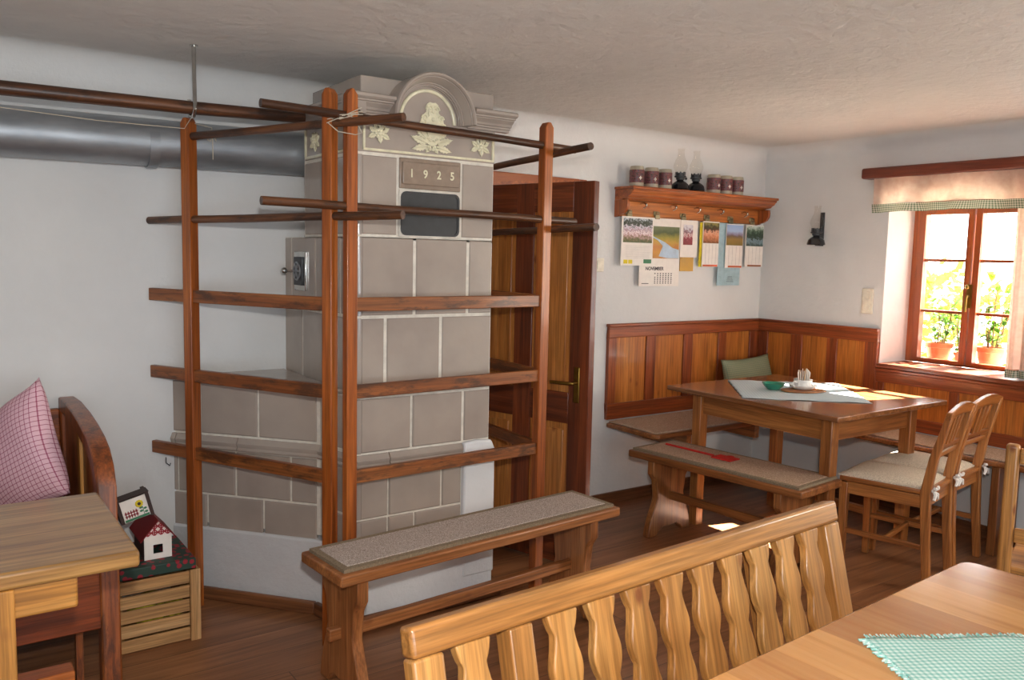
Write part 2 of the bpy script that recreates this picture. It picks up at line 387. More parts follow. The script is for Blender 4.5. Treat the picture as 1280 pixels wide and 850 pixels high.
# cove under the ceiling
def cove(mat4, L):
    r = .09; pts = [(0, 0), (r, 0)]+[(r-r*sin(a), -r+r*cos(a)) for a in [pi/2*k/8 for k in range(1, 8)]]+[(0, -r)]
    b = MB(); b.prism(pts, L, mat4); return b
w = MB()
DX0, DX1, DZ = 2.13, 2.88, 1.745
w.bb(XL-.3, DX0, YB, YB+.3, 0, H); w.bb(DX1, XW+.34, YB, YB+.3, 0, H); w.bb(DX0, DX1, YB, YB+.3, DZ, H)
wb = struct(w.build('wall_back', 'wall', smooth=0))
cv_ = cove(Matrix(((0, 0, 1, XL), (-1, 0, 0, YB), (0, 1, 0, H), (0, 0, 0, 1))), XW-XL)
cv_.raw([(-.0, 0, 0)], [])
cc = cv_.build('cove', 'wall', wb)
w = MB()   # hall behind the door
w.bb(DX0-.1, DX1+.1, YB+1.1, YB+1.2, 0, H); w.bb(DX0-.2, DX0-.1, YB+.3, YB+1.2, 0, H); w.bb(DX1+.1, DX1+.2, YB+.3, YB+1.2, 0, H)
struct(w.build('wall_hall', 'wall', smooth=0))
WY0, WY1, WZ0, WZ1 = 1.90, 2.64, .815, 1.76
w = MB()
T = .34
# splayed reveal: outer opening narrower
def quadbox(b, pts, z0, z1): b.prism(pts, z1-z0, Matrix.Translation((0, 0, z0)))
quadbox(w, [(XW, WY1), (XW, YB+.3), (XW+T, YB+.3), (XW+T, WY1-.01)], 0, H)
quadbox(w, [(XW, YF-.3), (XW, WY0), (XW+T, WY0+.03), (XW+T, YF-.3)], 0, H)
w.bb(XW, XW+T, WY0-.0, WY1, 0, WZ0); w.bb(XW, XW+T, WY0, WY1, WZ1, H)
wr = struct(w.build('wall_right', 'wall', smooth=0))
cove(Matrix(((-1, 0, 0, XW), (0, 0, 1, YF), (0, 1, 0, H), (0, 0, 0, 1))), YB-YF).build('cove', 'wall', wr)
struct(MB().bb(XL-.3, XL, YF-.3, YB+.3, 0, H).build('wall_left', 'wall', smooth=0))
struct(MB().bb(XL-.3, XW+.34, YF-.3, YF, 0, H).build('wall_front', 'wall', smooth=0))
# baseboards
struct(MB().bb(3.0, XW, YB-.018, YB-.0005, 0, .06).build('baseboard_back', 'base', bevel=.003))
struct(MB().bb(XW-.018, XW-.0005, YF, YB-.02, 0, .07).build('baseboard_right', 'base', bevel=.003))
# ------------------------------------------------------------------ door
dr = sroot('door_1', (2.15, 3.46, 0))
hd = V((2.16, 3.45, 0)); fr = V((2.378, 2.752, 0)); DL = (fr-hd).length
DM = basis(hd, fr)      # x along leaf, y = up x x  -> faces +? ; z up
# leaf face towards the camera is local -y or +y: build symmetrical
b = MB()
Z0, Z1 = .012, 1.728; st = .105
for x0 in (0, DL/2-.05, DL-st): b.bb(x0, x0+(st if x0 != DL/2-.05 else .1), -.02, .02, Z0, Z1, DM)
for z0, z1 in ((Z0, Z0+.16), (.66, .80), (Z1-.13, Z1)): b.bb(st, DL-st, -.0195, .0195, z0, z1, DM, 0)
b.build('door_leaf', 'door', dr, bevel=.003)
for x0, x1 in ((st, DL/2-.05), (DL/2+.05, DL-st)):
    for z0, z1 in ((.172, .66), (.80, 1.598)):
        b = MB(); b.bb(x0-.005, x1+.005, -.011, .011, z0-.005, z1+.005, DM)
        b.bb(x0+.025, x1-.025, -.016, .016, z0+.03, z1-.03, DM); b.build('panel', 'doorp', dr, bevel=.004)
b = MB()
for s in (-1, 1):
    b.bb(DL-.075, DL-.045, .02*s, .027*s, .76, .92, DM)
hp = b.build('handle_plate', 'brass', dr, bevel=.004)
b = MB()
for s in (-1, 1):
    b.tube([(DL-.06, .027*s, .85), (DL-.06, .06*s, .85), (DL-.075, .068*s, .85), (DL-.17, .068*s, .848)], .0075, 10, DM)
b.build('handle', 'brass', hp, label='brass lever handle')
b = MB()
b.bb(DX0-.085, DX0, YB-.022, YB+.1, 0, DZ+.07); b.bb(DX1, DX1+.06, YB-.012, YB+.1, 0, DZ+.07); b.bb(DX0, DX1, YB-.022, YB+.1, DZ, DZ+.07)
b.build('door_frame', 'shelf', dr, bevel=.004)
# ------------------------------------------------------------------ window
wn_ = sroot('window_1', (XW+.28, 2.3, WZ0))
xa, xb = XW+.255, XW+.31
b = MB()
b.bb(xa, xb, WY1-.045, WY1-.004, WZ0+.028, WZ1); b.bb(xa, xb, WY0+.035, WY0+.08, WZ0+.028, WZ1)
b.bb(xa, xb, WY0+.08, WY1-.045, WZ0+.0265, WZ0+.036, ax=1); b.bb(xa, xb, WY0+.08, WY1-.045, WZ1-.04, WZ1, ax=1)
b.build('window_frame', 'window', wn_, bevel=.003)
ya, yb_ = WY0+.08, WY1-.045; ym = (ya+yb_)/2
for (y0, y1) in ((ya+.001, ym-.004), (ym+.004, yb_-.001)):
    b = MB(); s_ = .034; z0, z1 = WZ0+.037, WZ1-.042
    b.bb(xa-.008, xb-.012, y0, y0+s_, z0, z1); b.bb(xa-.008, xb-.012, y1-s_, y1, z0, z1)
    b.bb(xa-.008, xb-.012, y0+s_, y1-s_, z0, z0+.018, ax=1); b.bb(xa-.008, xb-.012, y0+s_, y1-s_, z1-s_, z1, ax=1)
    for zc in (1.14, 1.428): b.bb(xa, xb-.016, y0+s_, y1-s_, zc-.008, zc+.008, ax=1)
    cs = b.build('casement', 'window', wn_, bevel=.003)
    MB().bb(xa+.018, xa+.021, y0+s_-.004, y1-s_+.004, z0+.014, z1-s_+.004).build('pane', 'glass', cs)
b = MB(); b.bb(xa-.016, xa-.008, ym-.014, ym+.014, 1.17, 1.3)
b.tube([(xa-.016, ym, 1.235), (xa-.04, ym, 1.235), (xa-.045, ym, 1.22), (xa-.045, ym, 1.15)], .007, 8)
b.ell((xa-.045, ym, 1.285), (.01, .01, .014)); b.build('window_handle', 'brass', wn_)
b = MB(); b.bb(XW-.035, XW+.254, WY0-.0, WY1, WZ0-.0, WZ0+.026, ax=1)
b.bb(XW-.035, XW-.003, .6, WY0, WZ0, WZ0+.026, ax=1)
struct(b.build('trim_4', 'frame', bevel=.005))
# ------------------------------------------------------------------ wainscot
def wains(name, mat4, L, z0, z1, panels, top=.055, stile0=.0, low=.06):
    """panels: list (x0,x1) in local x; panel z from pz0..pz1"""
    r = sroot(name, mat4.translation)
    pz0, pz1 = z0+low, z1-top-.02
    b = MB(); e = [0]+[v for p_ in panels for v in p_]+[L]
    for i in range(0, len(e), 2): b.bb(e[i], e[i+1], pz0, pz1, 0, .022, mat4, 1)
    b.bb(0, L, z0, pz0, 0, .0225, mat4, 0); b.bb(0, L, pz1, z1-.012, 0, .0225, mat4, 0)
    b.build('frame', 'frame', r, bevel=.003)
    b = MB(); b.bb(-.006, L, z1-.014, z1+.004, 0, .032, mat4, 0); b.build('cap_rail', 'frame', r, bevel=.004)
    for x0, x1 in panels: MB().bb(x0-.003, x1+.003, pz0-.003, pz1+.003, .004, .012, mat4, 1).build('panel', 'panel', r)
    return r
X0 = 3.125
wains('trim_1', FB(X0, YB-.001, 0), XW-X0-.002, .49, 1.03, [(a-X0, b_-X0) for a, b_ in ((3.183, 3.417), (3.492, 3.727), (3.804, 4.034), (4.109, 4.333))], low=.09)
Y0 = YB-.025
wains('trim_2', FR(XW-.001, Y0, 0), Y0-2.645, .49, 1.03, [(Y0-a, Y0-b_) for a, b_ in ((3.398, 3.223), (3.142, 2.97), (2.901, 2.722))], low=.09)
Y1 = 2.643
wains('trim_3', FR(XW-.001, Y1, 0), Y1-.6, .49, .811, [(.05, .42), (.47, .9), (.95, 1.4), (1.45, 1.9)], low=.07)
# ------------------------------------------------------------------ tiled stove
SY = 2.782
A = V((.80, 3.4955)); B = V((1.2236, 2.998)); F0 = V((1.272, 2.79)); R0 = V((1.868, 2.782))
stove = thing('tiled_stove', 'tall grey glazed tiled stove with arched crown dated 1925 behind the wooden drying rack', 'stove', (1.45, 3.1, 0))
d2 = (B-A).normalized(); nd = V((-.7619, -.6476)); ins = .006
b = MB(); q = .0042
b.prism([(A.x+.012, A.y), (B.x+q, B.y+q), (F0.x+q, F0.y+q), (R0.x-q, SY+q), (R0.x-q, 3.4955)], .875-.30, Matrix.Translation((0, 0, .30)))
b.bb(1.272+q, R0.x-q, SY+q, 3.4955, .87, 1.458)
b.bb(1.272+q, R0.x-q, SY+q, 3.275, 1.45, 1.93)
b.build('masonry_core', 'grout', stove, smooth=0)
tl = MB()
def tile(bm_, p0, u, s0, s1, z0, z1, out=.0, g=.0062, th=.014, bulge=0):
    u = V((u[0], u[1])).normalized(); n_ = V((u.y, -u.x))
    m4 = Matrix(((u.x, 0, n_.x, p0[0]), (u.y, 0, n_.y, p0[1]), (0, 1, 0, 0), (0, 0, 0, 1)))
    a0, a1, b0, b1 = s0+g, s1-g, z0+g, z1-g; e = .004
    zt = out; co = [(a0, b0, out-th), (a1, b0, out-th), (a1, b1, out-th), (a0, b1, out-th),
                   (a0, b0, zt-.004), (a1, b0, zt-.004), (a1, b1, zt-.004), (a0, b1, zt-.004),
                   (a0+e, b0+e, zt), (a1-e, b0+e, zt), (a1-e, b1-e, zt), (a0+e, b1-e, zt)]
    f = [(3, 2, 1, 0), (8, 9, 10, 11)]+[(i, (i+1) % 4, 4+(i+1) % 4, 4+i) for i in range(4)]+[(4+i, 4+(i+1) % 4, 8+(i+1) % 4, 8+i) for i in range(4)]
    bm_.raw(co, f, m4)
def row(bm_, p0, u, xs, z0, z1, **k):
    for a_, b_ in zip(xs[:-1], xs[1:]): tile(bm_, p0, u, a_, b_, z0, z1, **k)
fx = (0, SY)
cL, cR = 1.292, 1.868
row(tl, fx, (1, 0), [cL, 1.443], 1.462, 1.755); row(tl, fx, (1, 0), [1.713, cR], 1.462, 1.755)
row(tl, fx, (1, 0), [cL, 1.515, 1.751, cR], 1.166, 1.462)
row(tl, fx, (1, 0), [cL, 1.395, 1.632, cR], .867, 1.166)
row(tl, fx, (1, 0), [cL, 1.509, 1.739, cR], .655, .867)
row(tl, fx, (1, 0), [cL, 1.412, 1.644, 1.738], .405, .602, g=.0045)
row(tl, fx, (1, 0), [cL, 1.41, 1.524, 1.738], .275, .405, g=.0045)
sp = (1.272, 3.4955)       # left side, s = distance from the back wall
row(tl, sp, (0, -1), [.225, .46, .693], 1.462, 1.755)
row(tl, sp, (0, -1), [.0, .077, .34, .58, .693], 1.166, 1.462)
row(tl, sp, (0, -1), [.0, .20, .45, .693], .88, 1.166)
# rounded corner strips
def quarter(bm_, cx_, cy_, r, z0, z1, a0=pi, a1=1.5*pi):
    pts = [(cx_, cy_)]+[(cx_+r*cos(a0+(a1-a0)*k/6), cy_+r*sin(a0+(a1-a0)*k/6)) for k in range(7)]
    bm_.prism(pts, z1-z0-.009, Matrix.Translation((0, 0, z0+.0045)))
for z0, z1 in ((1.462, 1.755), (1.166, 1.462), (.88, 1.166)): quarter(tl, 1.297, SY+.026, .0265, z0, z1)
quarter(tl, 1.297, SY+.026, .0265, .655, .867); quarter(tl, 1.297, SY+.026, .0265, .405, .602); quarter(tl, 1.297, SY+.026, .0265, .28, .405)
for z0, z1, xs in ((.665, .878, [0, .13, .389, .645]), (.42, .605, [0, .023, .287, .53, .645]), (.27, .42, [0, .157, .41, .645])):
    row(tl, A, d2, xs, z0, z1, g=.0048)
    e = (F0-B); row(tl, B, e, [.008, e.length-.004], z0, z1, g=.0048)
o = tl.build('glazed_tiles', 'tile', stove, smooth=22)
# waist moulding
mo = MB()
def strip(bm_, p0, p1, z0, z1, prof):
    """prof: (out, z fraction) polygon extruded from p0 to p1"""
    p0 = V(p0); p1 = V(p1); u = (p1-p0); L = u.length; u.normalize(); n_ = V((u.y, -u.x))
    m4 = Matrix(((n_.x, 0, u.x, p0.x), (n_.y, 0, u.y, p0.y), (0, 1, 0, 0), (0, 0, 0, 1)))
    pts = [(-.014, z0)]+[(a_, z0+(z1-z0)*c_) for a_, c_ in prof]+[(-.014, z1)]
    bm_.prism(pts, L, m4)
wp = [(.012, 0), (.014, .15), (.008, .3), (.012, .5), (.013, .62), (.006, .8), (.0, 1)]
for a_, b_ in ((cL-.015, 1.41), (1.414, 1.735)): strip(mo, (a_, SY), (b_, SY), .605, .652, wp)
L_ = (B-A).length
for a_, b_ in ((.0, .02), (.024, .30), (.304, L_+.006)): strip(mo, A+d2*a_, A+d2*b_, .608, .66, wp)
strip(mo, B, F0, .608, .655, wp)
mo.build('waist_moulding', 'tile', stove, smooth=30)
# seat ledge on top of the low block
MB().prism([(A.x, A.y-.001), (B.x-.004, B.y-.003), (1.266, 2.80), (1.268, 3.4955)], .014, Matrix.Translation((0, 0, .8795))).build('ledge', 'tile', stove, bevel=.004)
# plaster plinth and repair
pl = MB(); e = .016
pl.prism([(A.x-.004, A.y), (A.x-.004, A.y-.012), (B.x-.012, B.y-.012), (F0.x-.012, F0.y-.014), (R0.x+.014, SY-e), (R0.x+.014, 3.4955)], .285)
pl.prism([(1.738, .1), (1.738, .655), (1.80, .660), (1.868, .655), (1.884, .62), (1.888, .1)], .04, Matrix(((1, 0, 0, 0), (0, 0, 1, SY-.018), (0, 1, 0, 0), (0, 0, 0, 1))))
pl.bb(1.85, 1.884, SY, 3.49, .28, .62)
pl.build('plaster_plinth', 'plinth', stove, bevel=.008)
# crown
cr = MB()
cr.bb(1.275, 1.868, SY+.002, 3.27, 1.76, 1.93)
cr.bb(1.30, 1.868, 2.80, 3.25, 1.93, 2.03)
cr.build('crown_block', 'tile', stove, bevel=.004)
AX, AZ = 1.562, 1.888
cp = [(.0, 0), (.012, 0), (.012, .12), (.020, .14), (.020, .24), (.028, .26), (.032, .38), (.048, .56), (.048, .60), (.058, .62), (.058, .70), (.066, .72), (.074, .80), (.074, .93), (.066, 1.0)]
co_ = MB()
strip(co_, (1.225, SY), (1.395, SY), 1.885, 1.955, cp); co_.build('cornice', 'tile', stove, smooth=12)
co_ = MB(); strip(co_, (1.732, SY), (1.925, SY), 1.885, 1.955, cp); co_.build('cornice', 'tile', stove, smooth=12)
co_ = MB(); strip(co_, (1.275, 3.25), (1.275, SY-.05), 1.885, 1.955, [(a_*.7, c_) for a_, c_ in cp])
co_.build('cornice', 'tile', stove, smooth=12)
# arch moulding swept in a half circle
def arch(bm_, prof, a0, a1, n=40, cx=AX, cz=AZ, sx=1.0):
    m_ = len(prof); co = []; fs = []
    for i in range(n+1):
        a_ = a0+(a1-a0)*i/n
        for r, o_ in prof: co.append((cx-cos(a_)*r*sx, SY-o_, cz+sin(a_)*r))
    for i in range(n):
        for k in range(m_): fs.append((i*m_+k, i*m_+(k+1) % m_, (i+1)*m_+(k+1) % m_, (i+1)*m_+k))
    fs += [tuple(range(m_)), tuple(range(n*m_, (n+1)*m_))]
    bm_.raw(co, fs)
b = MB()
arch(b, [(.128, -.03), (.128, .012), (.131, .012), (.131, .020), (.135, .020), (.137, .028), (.141, .028), (.144, .040), (.154, .062), (.154, .066), (.158, .066), (.158, .074), (.162, .080), (.168, .080), (.172, .072), (.172, -.03)], 0, pi)
b.prism([(AX-.13, 0), (AX+.13, 0)]+[(AX+.13*cos(pi*k/24), .0+.13*sin(pi*k/24)) for k in range(1, 24)], .03, Matrix(((1, 0, 0, 0), (0, 0, 1, SY-.001), (0, 1, 0, AZ), (0, 0, 0, 1))))
b.build('arch_crest', 'tile', stove, smooth=14)
# cream bands and relief
b = MB()
arch(b, [(.108, 0), (.108, .006), (.112, .009), (.118, .009), (.121, .006), (.121, 0)], 0, pi)
def rb(x0, x1, z0, z1): b.bb(x0, x1, SY-.006, SY+.006, z0, z1)
rb(1.30, 1.86, 1.765, 1.7735); rb(1.30, 1.308, 1.7735, 1.878); rb(1.852, 1.86, 1.7735, 1.878)
b.bb(1.268, 1.28, 2.83, 2.838, 1.7735, 1.88); b.bb(1.268, 1.28, 3.25, 3.258, 1.7735, 1.88); b.bb(1.268, 1.28, 2.838, 3.25, 1.765, 1.7735)
b.build('cream_border', 'cream', stove, bevel=.0015)
rel = MB()
def leafshape(bm_, x, z, L, w_, a_, y=SY, side=False):
    # lobed leaf pointing at angle a_
    for k in range(5):
        t_ = k/4; r = w_*(1-.5*t_); c_ = (L*t_, 0, 0)
        m4 = FB(x, y, z) @ Matrix.Rotation(a_, 4, 'Z')
        if side: m4 = Matrix(((0, 0, -1, 1.275), (-1, 0, 0, x), (0, 1, 0, z), (0, 0, 0, 1))) @ Matrix.Rotation(a_, 4, 'Z')
        bm_.ell((L*t_, 0, 0), (L*.22, r*.35, .006), m4, 8, 5)
        if 0 < k:
            for s_ in (-1, 1): bm_.ell((L*t_*.9, s_*r*.6, 0), (L*.17, r*.28, .005), m4 @ Matrix.Rotation(s_*.12, 4, 'Z'), 8, 5)
# cartouche
def RF(cx_, cz_): return FB(cx_, SY, cz_)
CXo, CZo = 1.58, 1.875
cart = [(0, .086), (.014, .088), (.028, .080), (.034, .066), (.030, .052), (.040, .044), (.054, .030), (.058, .010), (.050, -.008), (.044, -.03), (.036, -.05), (.022, -.066), (0, -.072)]
pts = cart+[(-x_, z_) for x_, z_ in reversed(cart[1:-1])]
rel.prism([(x_*.86, z_) for x_, z_ in reversed(pts)], .006, RF(CXo, CZo))
rel.prism([(x_*.56, z_*.7) for x_, z_ in reversed(pts)], .011, RF(CXo, CZo))
def frond(bm_, cx_, cz_, L, w_, a_, m0=None):
    """serrated acanthus leaf"""
    m4 = (m0 or RF(cx_, cz_)) @ Matrix.Rotation(a_, 4, 'Z')
    up = []
    for i in range(13):
        t_ = i/12; e_ = w_*(sin(pi*min(1, t_*1.05+.06))**.8)*(1-.28*(i % 2)); up.append((L*t_, e_))
    lo = [(x_, -e_) for x_, e_ in reversed(up[:-1])]
    bm_.prism([(x_, -y_) for x_, y_ in up]+[(x_, -y_) for x_, y_ in lo], .0055, m4)
    bm_.tube([(0, 0, .006), (L*.55, 0, .007), (L*.95, 0, .005)], [.0028, .0022, .001], 6, m4)
for s_ in (-1, 1):
    for x_, z_, r in ((.012, .060, .017), (.034, .028, .014), (.024, -.012, .013), (.010, -.048, .012), (.046, .004, .009)):
        arcp = [(s_*(x_+r*cos(k*.7)*(1-k/14)), z_+r*sin(k*.7)*(1-k/14), .009) for k in range(12)]
        rel.tube(arcp, .0032, 6, RF(CXo, CZo))
    for x_, z_, L, w_, a_ in ((.028, -.045, .062, .013, .75), (.022, -.062, .074, .015, .28), (.018, -.074, .072, .014, -.22), (.006, -.07, .036, .012, -.95), (.034, -.02, .03, .009, 1.2)):
        frond(rel, CXo+s_*x_, CZo+z_, L, w_, a_ if s_ > 0 else pi-a_)
for k in range(3): rel.ell((CXo, SY-.012, CZo+.055-.03*k), (.008, .004, .008))
for k in range(3): rel.ell((CXo-.012+.012*k, SY-.008, CZo-.086), (.007, .006, .006))
rel.build('relief_ornament', 'cream', stove, smooth=40); 
def spray(cx_, cz_, m0=None):
    b = MB(); m_ = m0 or RF(cx_, cz_)
    for x_, y_, L, w_, a_ in ((-.012, .004, .034, .011, 2.6), (-.012, -.002, .036, .011, 3.6), (.0, .008, .03, .010, 1.6), (.004, -.004, .032, .011, -1.5), (.012, .006, .034, .011, .5), (.012, -.002, .036, .011, -.5), (-.006, .01, .03, .009, 2.0), (.01, .01, .028, .009, 1.1)):
        frond(b, 0, 0, L, w_, a_, m_ @ Matrix.Translation((x_, y_, 0)))
    for k in range(6): b.ell((.013*cos(k*1.05), .012*sin(k*1.05), .006), (.007, .007, .005), m_)
    b.ell((0, 0, .008), (.009, .009, .007), m_); return b
spray(1.362, 1.828).build('relief_ornament', 'cream', stove, smooth=40); spray(1.796, 1.818).build('relief_ornament', 'cream', stove, smooth=40)
rel = spray(0, 0, Matrix(((0, 0, -1, 1.275), (-1, 0, 0, 3.16), (0, 1, 0, 1.825), (0, 0, 0, 1))))
rel.build('relief_ornament', 'cream', stove, smooth=60)
# date plate
b = MB(); b.bb(1.447, 1.709, SY-.003, SY+.01, 1.640, 1.752)
b.bb(1.456, 1.700, SY-.010, SY-.002, 1.655, 1.738); dp = b.build('date_plate', 'plate', stove, bevel=.006, seg=3)
for i, ch in enumerate('1925'):
    t_ = text_mesh(ch, .042, FB(1.492+i*.058, SY-.0105, 1.695) @ Matrix.Scale(.9, 4, (1, 0, 0)), .0015)
    t_.build('digit', 'cream', dp, smooth=0)
b = MB(); b.bb(1.446, 1.71, SY-.002, SY+.006, 1.462, 1.637); b.build('niche_surround', 'grout', stove, bevel=.003)
def rrect(x0, x1, z0, z1, r, n=5):
    pts = []
    for cx_, cz_, a0 in ((x1-r, z1-r, 0), (x0+r, z1-r, pi/2), (x0+r, z0+r, pi), (x1-r, z0+r, 1.5*pi)):
        for k in range(n+1): pts.append((cx_+r*cos(a0+pi/2*k/n), cz_+r*sin(a0+pi/2*k/n)))
    return pts
b = MB(); o_ = rrect(1.452, 1.704, 1.468, 1.630, .022); i_ = rrect(1.460, 1.696, 1.476, 1.622, .018)
n_ = len(o_)
co = [(x_, SY-.006, z_) for x_, z_ in o_]+[(x_, SY-.006, z_) for x_, z_ in i_]+[(x_, SY-.0035, z_) for x_, z_ in i_]+[(x_, SY+.0, z_) for x_, z_ in o_]
fs = [(k, (k+1) % n_, n_+(k+1) % n_, n_+k) for k in range(n_)]+[(n_+k, n_+(k+1) % n_, 2*n_+(k+1) % n_, 2*n_+k) for k in range(n_)]+[tuple(range(2*n_, 3*n_))]+[(k, (k+1) % n_, 3*n_+(k+1) % n_, 3*n_+k) for k in range(n_)]
b.raw(co, fs); b.build('niche_panel', 'nichem', stove, smooth=30, label='dark metal panel of the warming niche')
# soot door on the left side
fd = MB(); YD = 3.30
fd.bb(1.262, 1.274, YD-.062, YD+.062, 1.24, 1.40); sd = fd.build('soot_door_frame', 'chrome', stove, bevel=.004)
fd = MB(); fd.bb(1.254, 1.262, YD-.044, YD+.044, 1.262, 1.378); fd.build('soot_door', 'nichem', sd, bevel=.002); fd = MB()
for k in range(6):
    a_ = k*pi/3; fd.tube([(1.249, YD+.012*cos(a_), 1.32+.012*sin(a_)), (1.249, YD+.034*cos(a_), 1.32+.034*sin(a_))], .004, 6)
fd.ell((1.25, YD, 1.32), (.006, .014, .014))
fd.tube([(1.251, YD+.035*cos(k*pi/12), 1.32+.035*sin(k*pi/12)) for k in range(25)], .004, 6)
fd.build('door_ornament', 'steel', sd)
fd = MB(); fd.tube([(1.25, YD+.04, 1.32), (1.225, YD+.045, 1.32)], .005, 8); fd.ell((1.215, YD+.047, 1.32), (.014, .014, .014)); fd.build('knob', 'chrome', sd)
# stove base strip
b = MB()
def off(P_, Q_, d_):
    u = (Q_-P_).normalized(); n_ = V((u.y, -u.x)); return P_+n_*d_, Q_+n_*d_
a0, a1 = off(V((A.x-.004, A.y-.012)), V((B.x-.014, B.y-.012)), .012)
path = [V((A.x-.02, A.y-.03)), V((B.x-.028, B.y-.03)), V((F0.x-.03, F0.y-.04)), V((1.91, SY-.036))]
for p_, q_ in zip(path[:-1], path[1:]): b.beam((p_.x, p_.y, .025), (q_.x, q_.y, .025), .022, .05)
struct(b.build('baseboard_stove', 'base', bevel=.006))
# stove pipe
b = MB(); pr = .087; py = 3.385
b.tube([(XL+.02, py, 1.768), (1.30, py, 1.80), (1.52, py, 1.80), (1.56, py-.02, 1.80), (1.57, py-.08, 1.80), (1.57, 3.282, 1.80)], pr, 32)
pipe = b.build('stove_pipe', 'steel', smooth=60)
tag(pipe, 'thick grey metal stove pipe running along the back wall below the ceiling', 'pipe')
b = MB(); b.tube([(.70, py, 1.7883), (.735, py, 1.789)], pr+.002, 32); b.build('pipe_collar', 'steel', pipe)
# ------------------------------------------------------------------ drying rack
rack = thing('drying_rack', 'three-sided wooden drying rack with posts and rails standing around the tiled stove', 'rack', (1.3, 2.9, 0))
PL_, P1, P2, PR, PB = V((.831, 3.288, 0)), V((1.139, 2.696, 0)), V((1.196, 2.656, 0)), V((2.052, 2.692, 0)), V((2.085, 3.24, 0))
def post(p, u, top, w_=.042, d_=.042):
    m4 = basis(p, p+u)
    pts = [(-w_/2, 0), (w_/2, 0), (w_/2, top-.02), (w_/2-.014, top), (-w_/2+.014, top), (-w_/2, top-.02)]
    b = MB(); b.prism([(a_, c_) for a_, c_ in pts], d_, m4 @ Matrix(((1, 0, 0, 0), (0, 0, 1, -d_/2), (0, 1, 0, 0), (0, 0, 0, 1))), ax=1)
    b.build('post', 'post', rack, bevel=.003)
uL = (P1-PL_).normalized(); uR = (PR-P2).normalized(); uB = (PB-PR).normalized()
post(PL_, uL, 1.884); post(P1, uL, 1.945, .042, .036); post(P2, uR, 1.945, .040, .034); post(PR, uR, 1.93, .042); post(PB, uB, 1.9)
RZ = (1.222, .918, .616)
for z_ in RZ:
    for a_, b_, e0, e1 in ((PL_, P1, .222, -.018), (P2, PR, -.018, -.018), (PR, PB, -.024, -.02)):
        u = (b_-a_).normalized(); p_ = a_-u*e0; q_ = b_+u*e1
        MB().beam((p_.x, p_.y, z_), (q_.x, q_.y, z_), .022, .048).build('rail', 'rail', rack, bevel=.003)
def rpole(a_, b_, z0, z1, e0, e1, off_=0, r=.0145):
    u = (b_-a_).normalized(); n_ = V((u.y, -u.x, 0)); p_ = a_-u*e0+n_*off_; q_ = b_+u*e1+n_*off_
    m_ = 7; pts = [p_.lerp(q_, k/m_)+V((0, 0, z0+(z1-z0)*k/m_+.001*sin(k*1.7))) for k in range(m_+1)]
    MB().tube(pts, [r*(1+.03*sin(k*2.3)) for k in range(m_+1)], 14).build('pole', 'pole', rack)
rpole(PL_, P1, 1.815, 1.835, .05, .30)
rpole(PL_, P1, 1.507, 1.525, .222, .30)
rpole(P2, PR, 1.860, 1.838, .31, .155, .0, .0145)
rpole(P2, PR, 1.558, 1.548, .31, .165, .0, .0145)
rpole(PR, PB, 1.817, 1.79, .25, .1, .034)
rpole(PR, PB, 1.515, 1.50, .30, .1, .034)
# strings tied round the posts
b = MB()
c_ = P1+V((.045, -.03, 1.845))
for k in range(4):
    b.tube([(c_.x+.05*cos(a_), c_.y+.02+.055*sin(a_), c_.z+.012*sin(2*a_+k)+k*.006-.01) for a_ in [j*pi/8 for j in range(17)]], .0018, 5)
b.build('string', 'string', rack); b = MB()
c_ = PL_+V((.06, -.09, 1.815))
b.tube([(c_.x-.05, c_.y+.1, 1.87), (c_.x, c_.y, 1.845), (c_.x, c_.y-.01, 1.80), (c_.x+.003, c_.y, 1.73)], .0016, 5)
b.tube([(c_.x+.015*cos(j*.8), c_.y+.02*sin(j*.8), 1.815+.02*cos(j*1.3)) for j in range(12)], .0016, 5)
b.build('string', 'string', rack)
b = MB()
for dz, dy in ((0, 0), (.012, -.006), (-.012, .004)):
    a_ = P1+V((-.022, -.03+dy, 1.838+dz)); e_ = P2+V((.03, -.028+dy, 1.872-dz)); b.tube([a_, (a_+e_)/2+V((0, -.012, 0)), e_], .0016, 5)
b.tube([P1+V((-.02, -.03, 1.86)), P1+V((.02, -.04, 1.865)), P2+V((.0, -.035, 1.845)), P2+V((.028, -.03, 1.80)), P2+V((.0, -.04, 1.79)), P1+V((.01, -.045, 1.80)), P1+V((-.02, -.035, 1.825))], .0016, 5)
b.build('string', 'string', rack)
b = MB(); c_ = PL_-uL*.155
b.tube([(c_.x, c_.y, .578), (c_.x, c_.y, .555), (c_.x+.012, c_.y-.01, .545), (c_.x+.014, c_.y-.012, .555)], .002, 6); b.build('wire_hook', 'nichem', rack)
# long pole on ceiling hook
HP = V((.80, 3.10, 0))
b = MB(); pts = [(-1.35, 3.1, 1.868), (-.5, 3.1, 1.878), (.2, 3.1, 1.887), (.8, 3.1, 1.893), (1.205, 3.1, 1.904)]
tag(b.tube(pts, [.024, .024, .0235, .023, .021], 18).build('hanging_pole', 'pole'), 'long dark round wooden pole hanging from a ceiling hook, top left', 'pole')
b = MB(); b.tube([(.806, 3.10, H), (.806, 3.10, 2.0), (.80, 3.072, 1.90), (.798, 3.068, 1.885), (.798, 3.085, 1.864), (.797, 3.1, 1.861), (.796, 3.122, 1.866), (.796, 3.13, 1.885), (.796, 3.132, 1.925)], .0072, 10)
b.tube([(.806, 3.10, H), (.806, 3.10, H-.004)], .014, 12)
tag(b.build('ceiling_hook', 'chrome'), 'thin silver metal hook hanging from the ceiling, holding the long pole', 'hook')
b = MB(); b.tube([(.0, 3.16, 1.845), (.2, 3.15, 1.835), (.5, 3.16, 1.825), (.79, 3.18, 1.83), (.80, 3.125, 1.862)], .0014, 5)
tag(b.build('washing_line', 'string'), 'thin pale line strung across in front of the grey stove pipe', 'string')
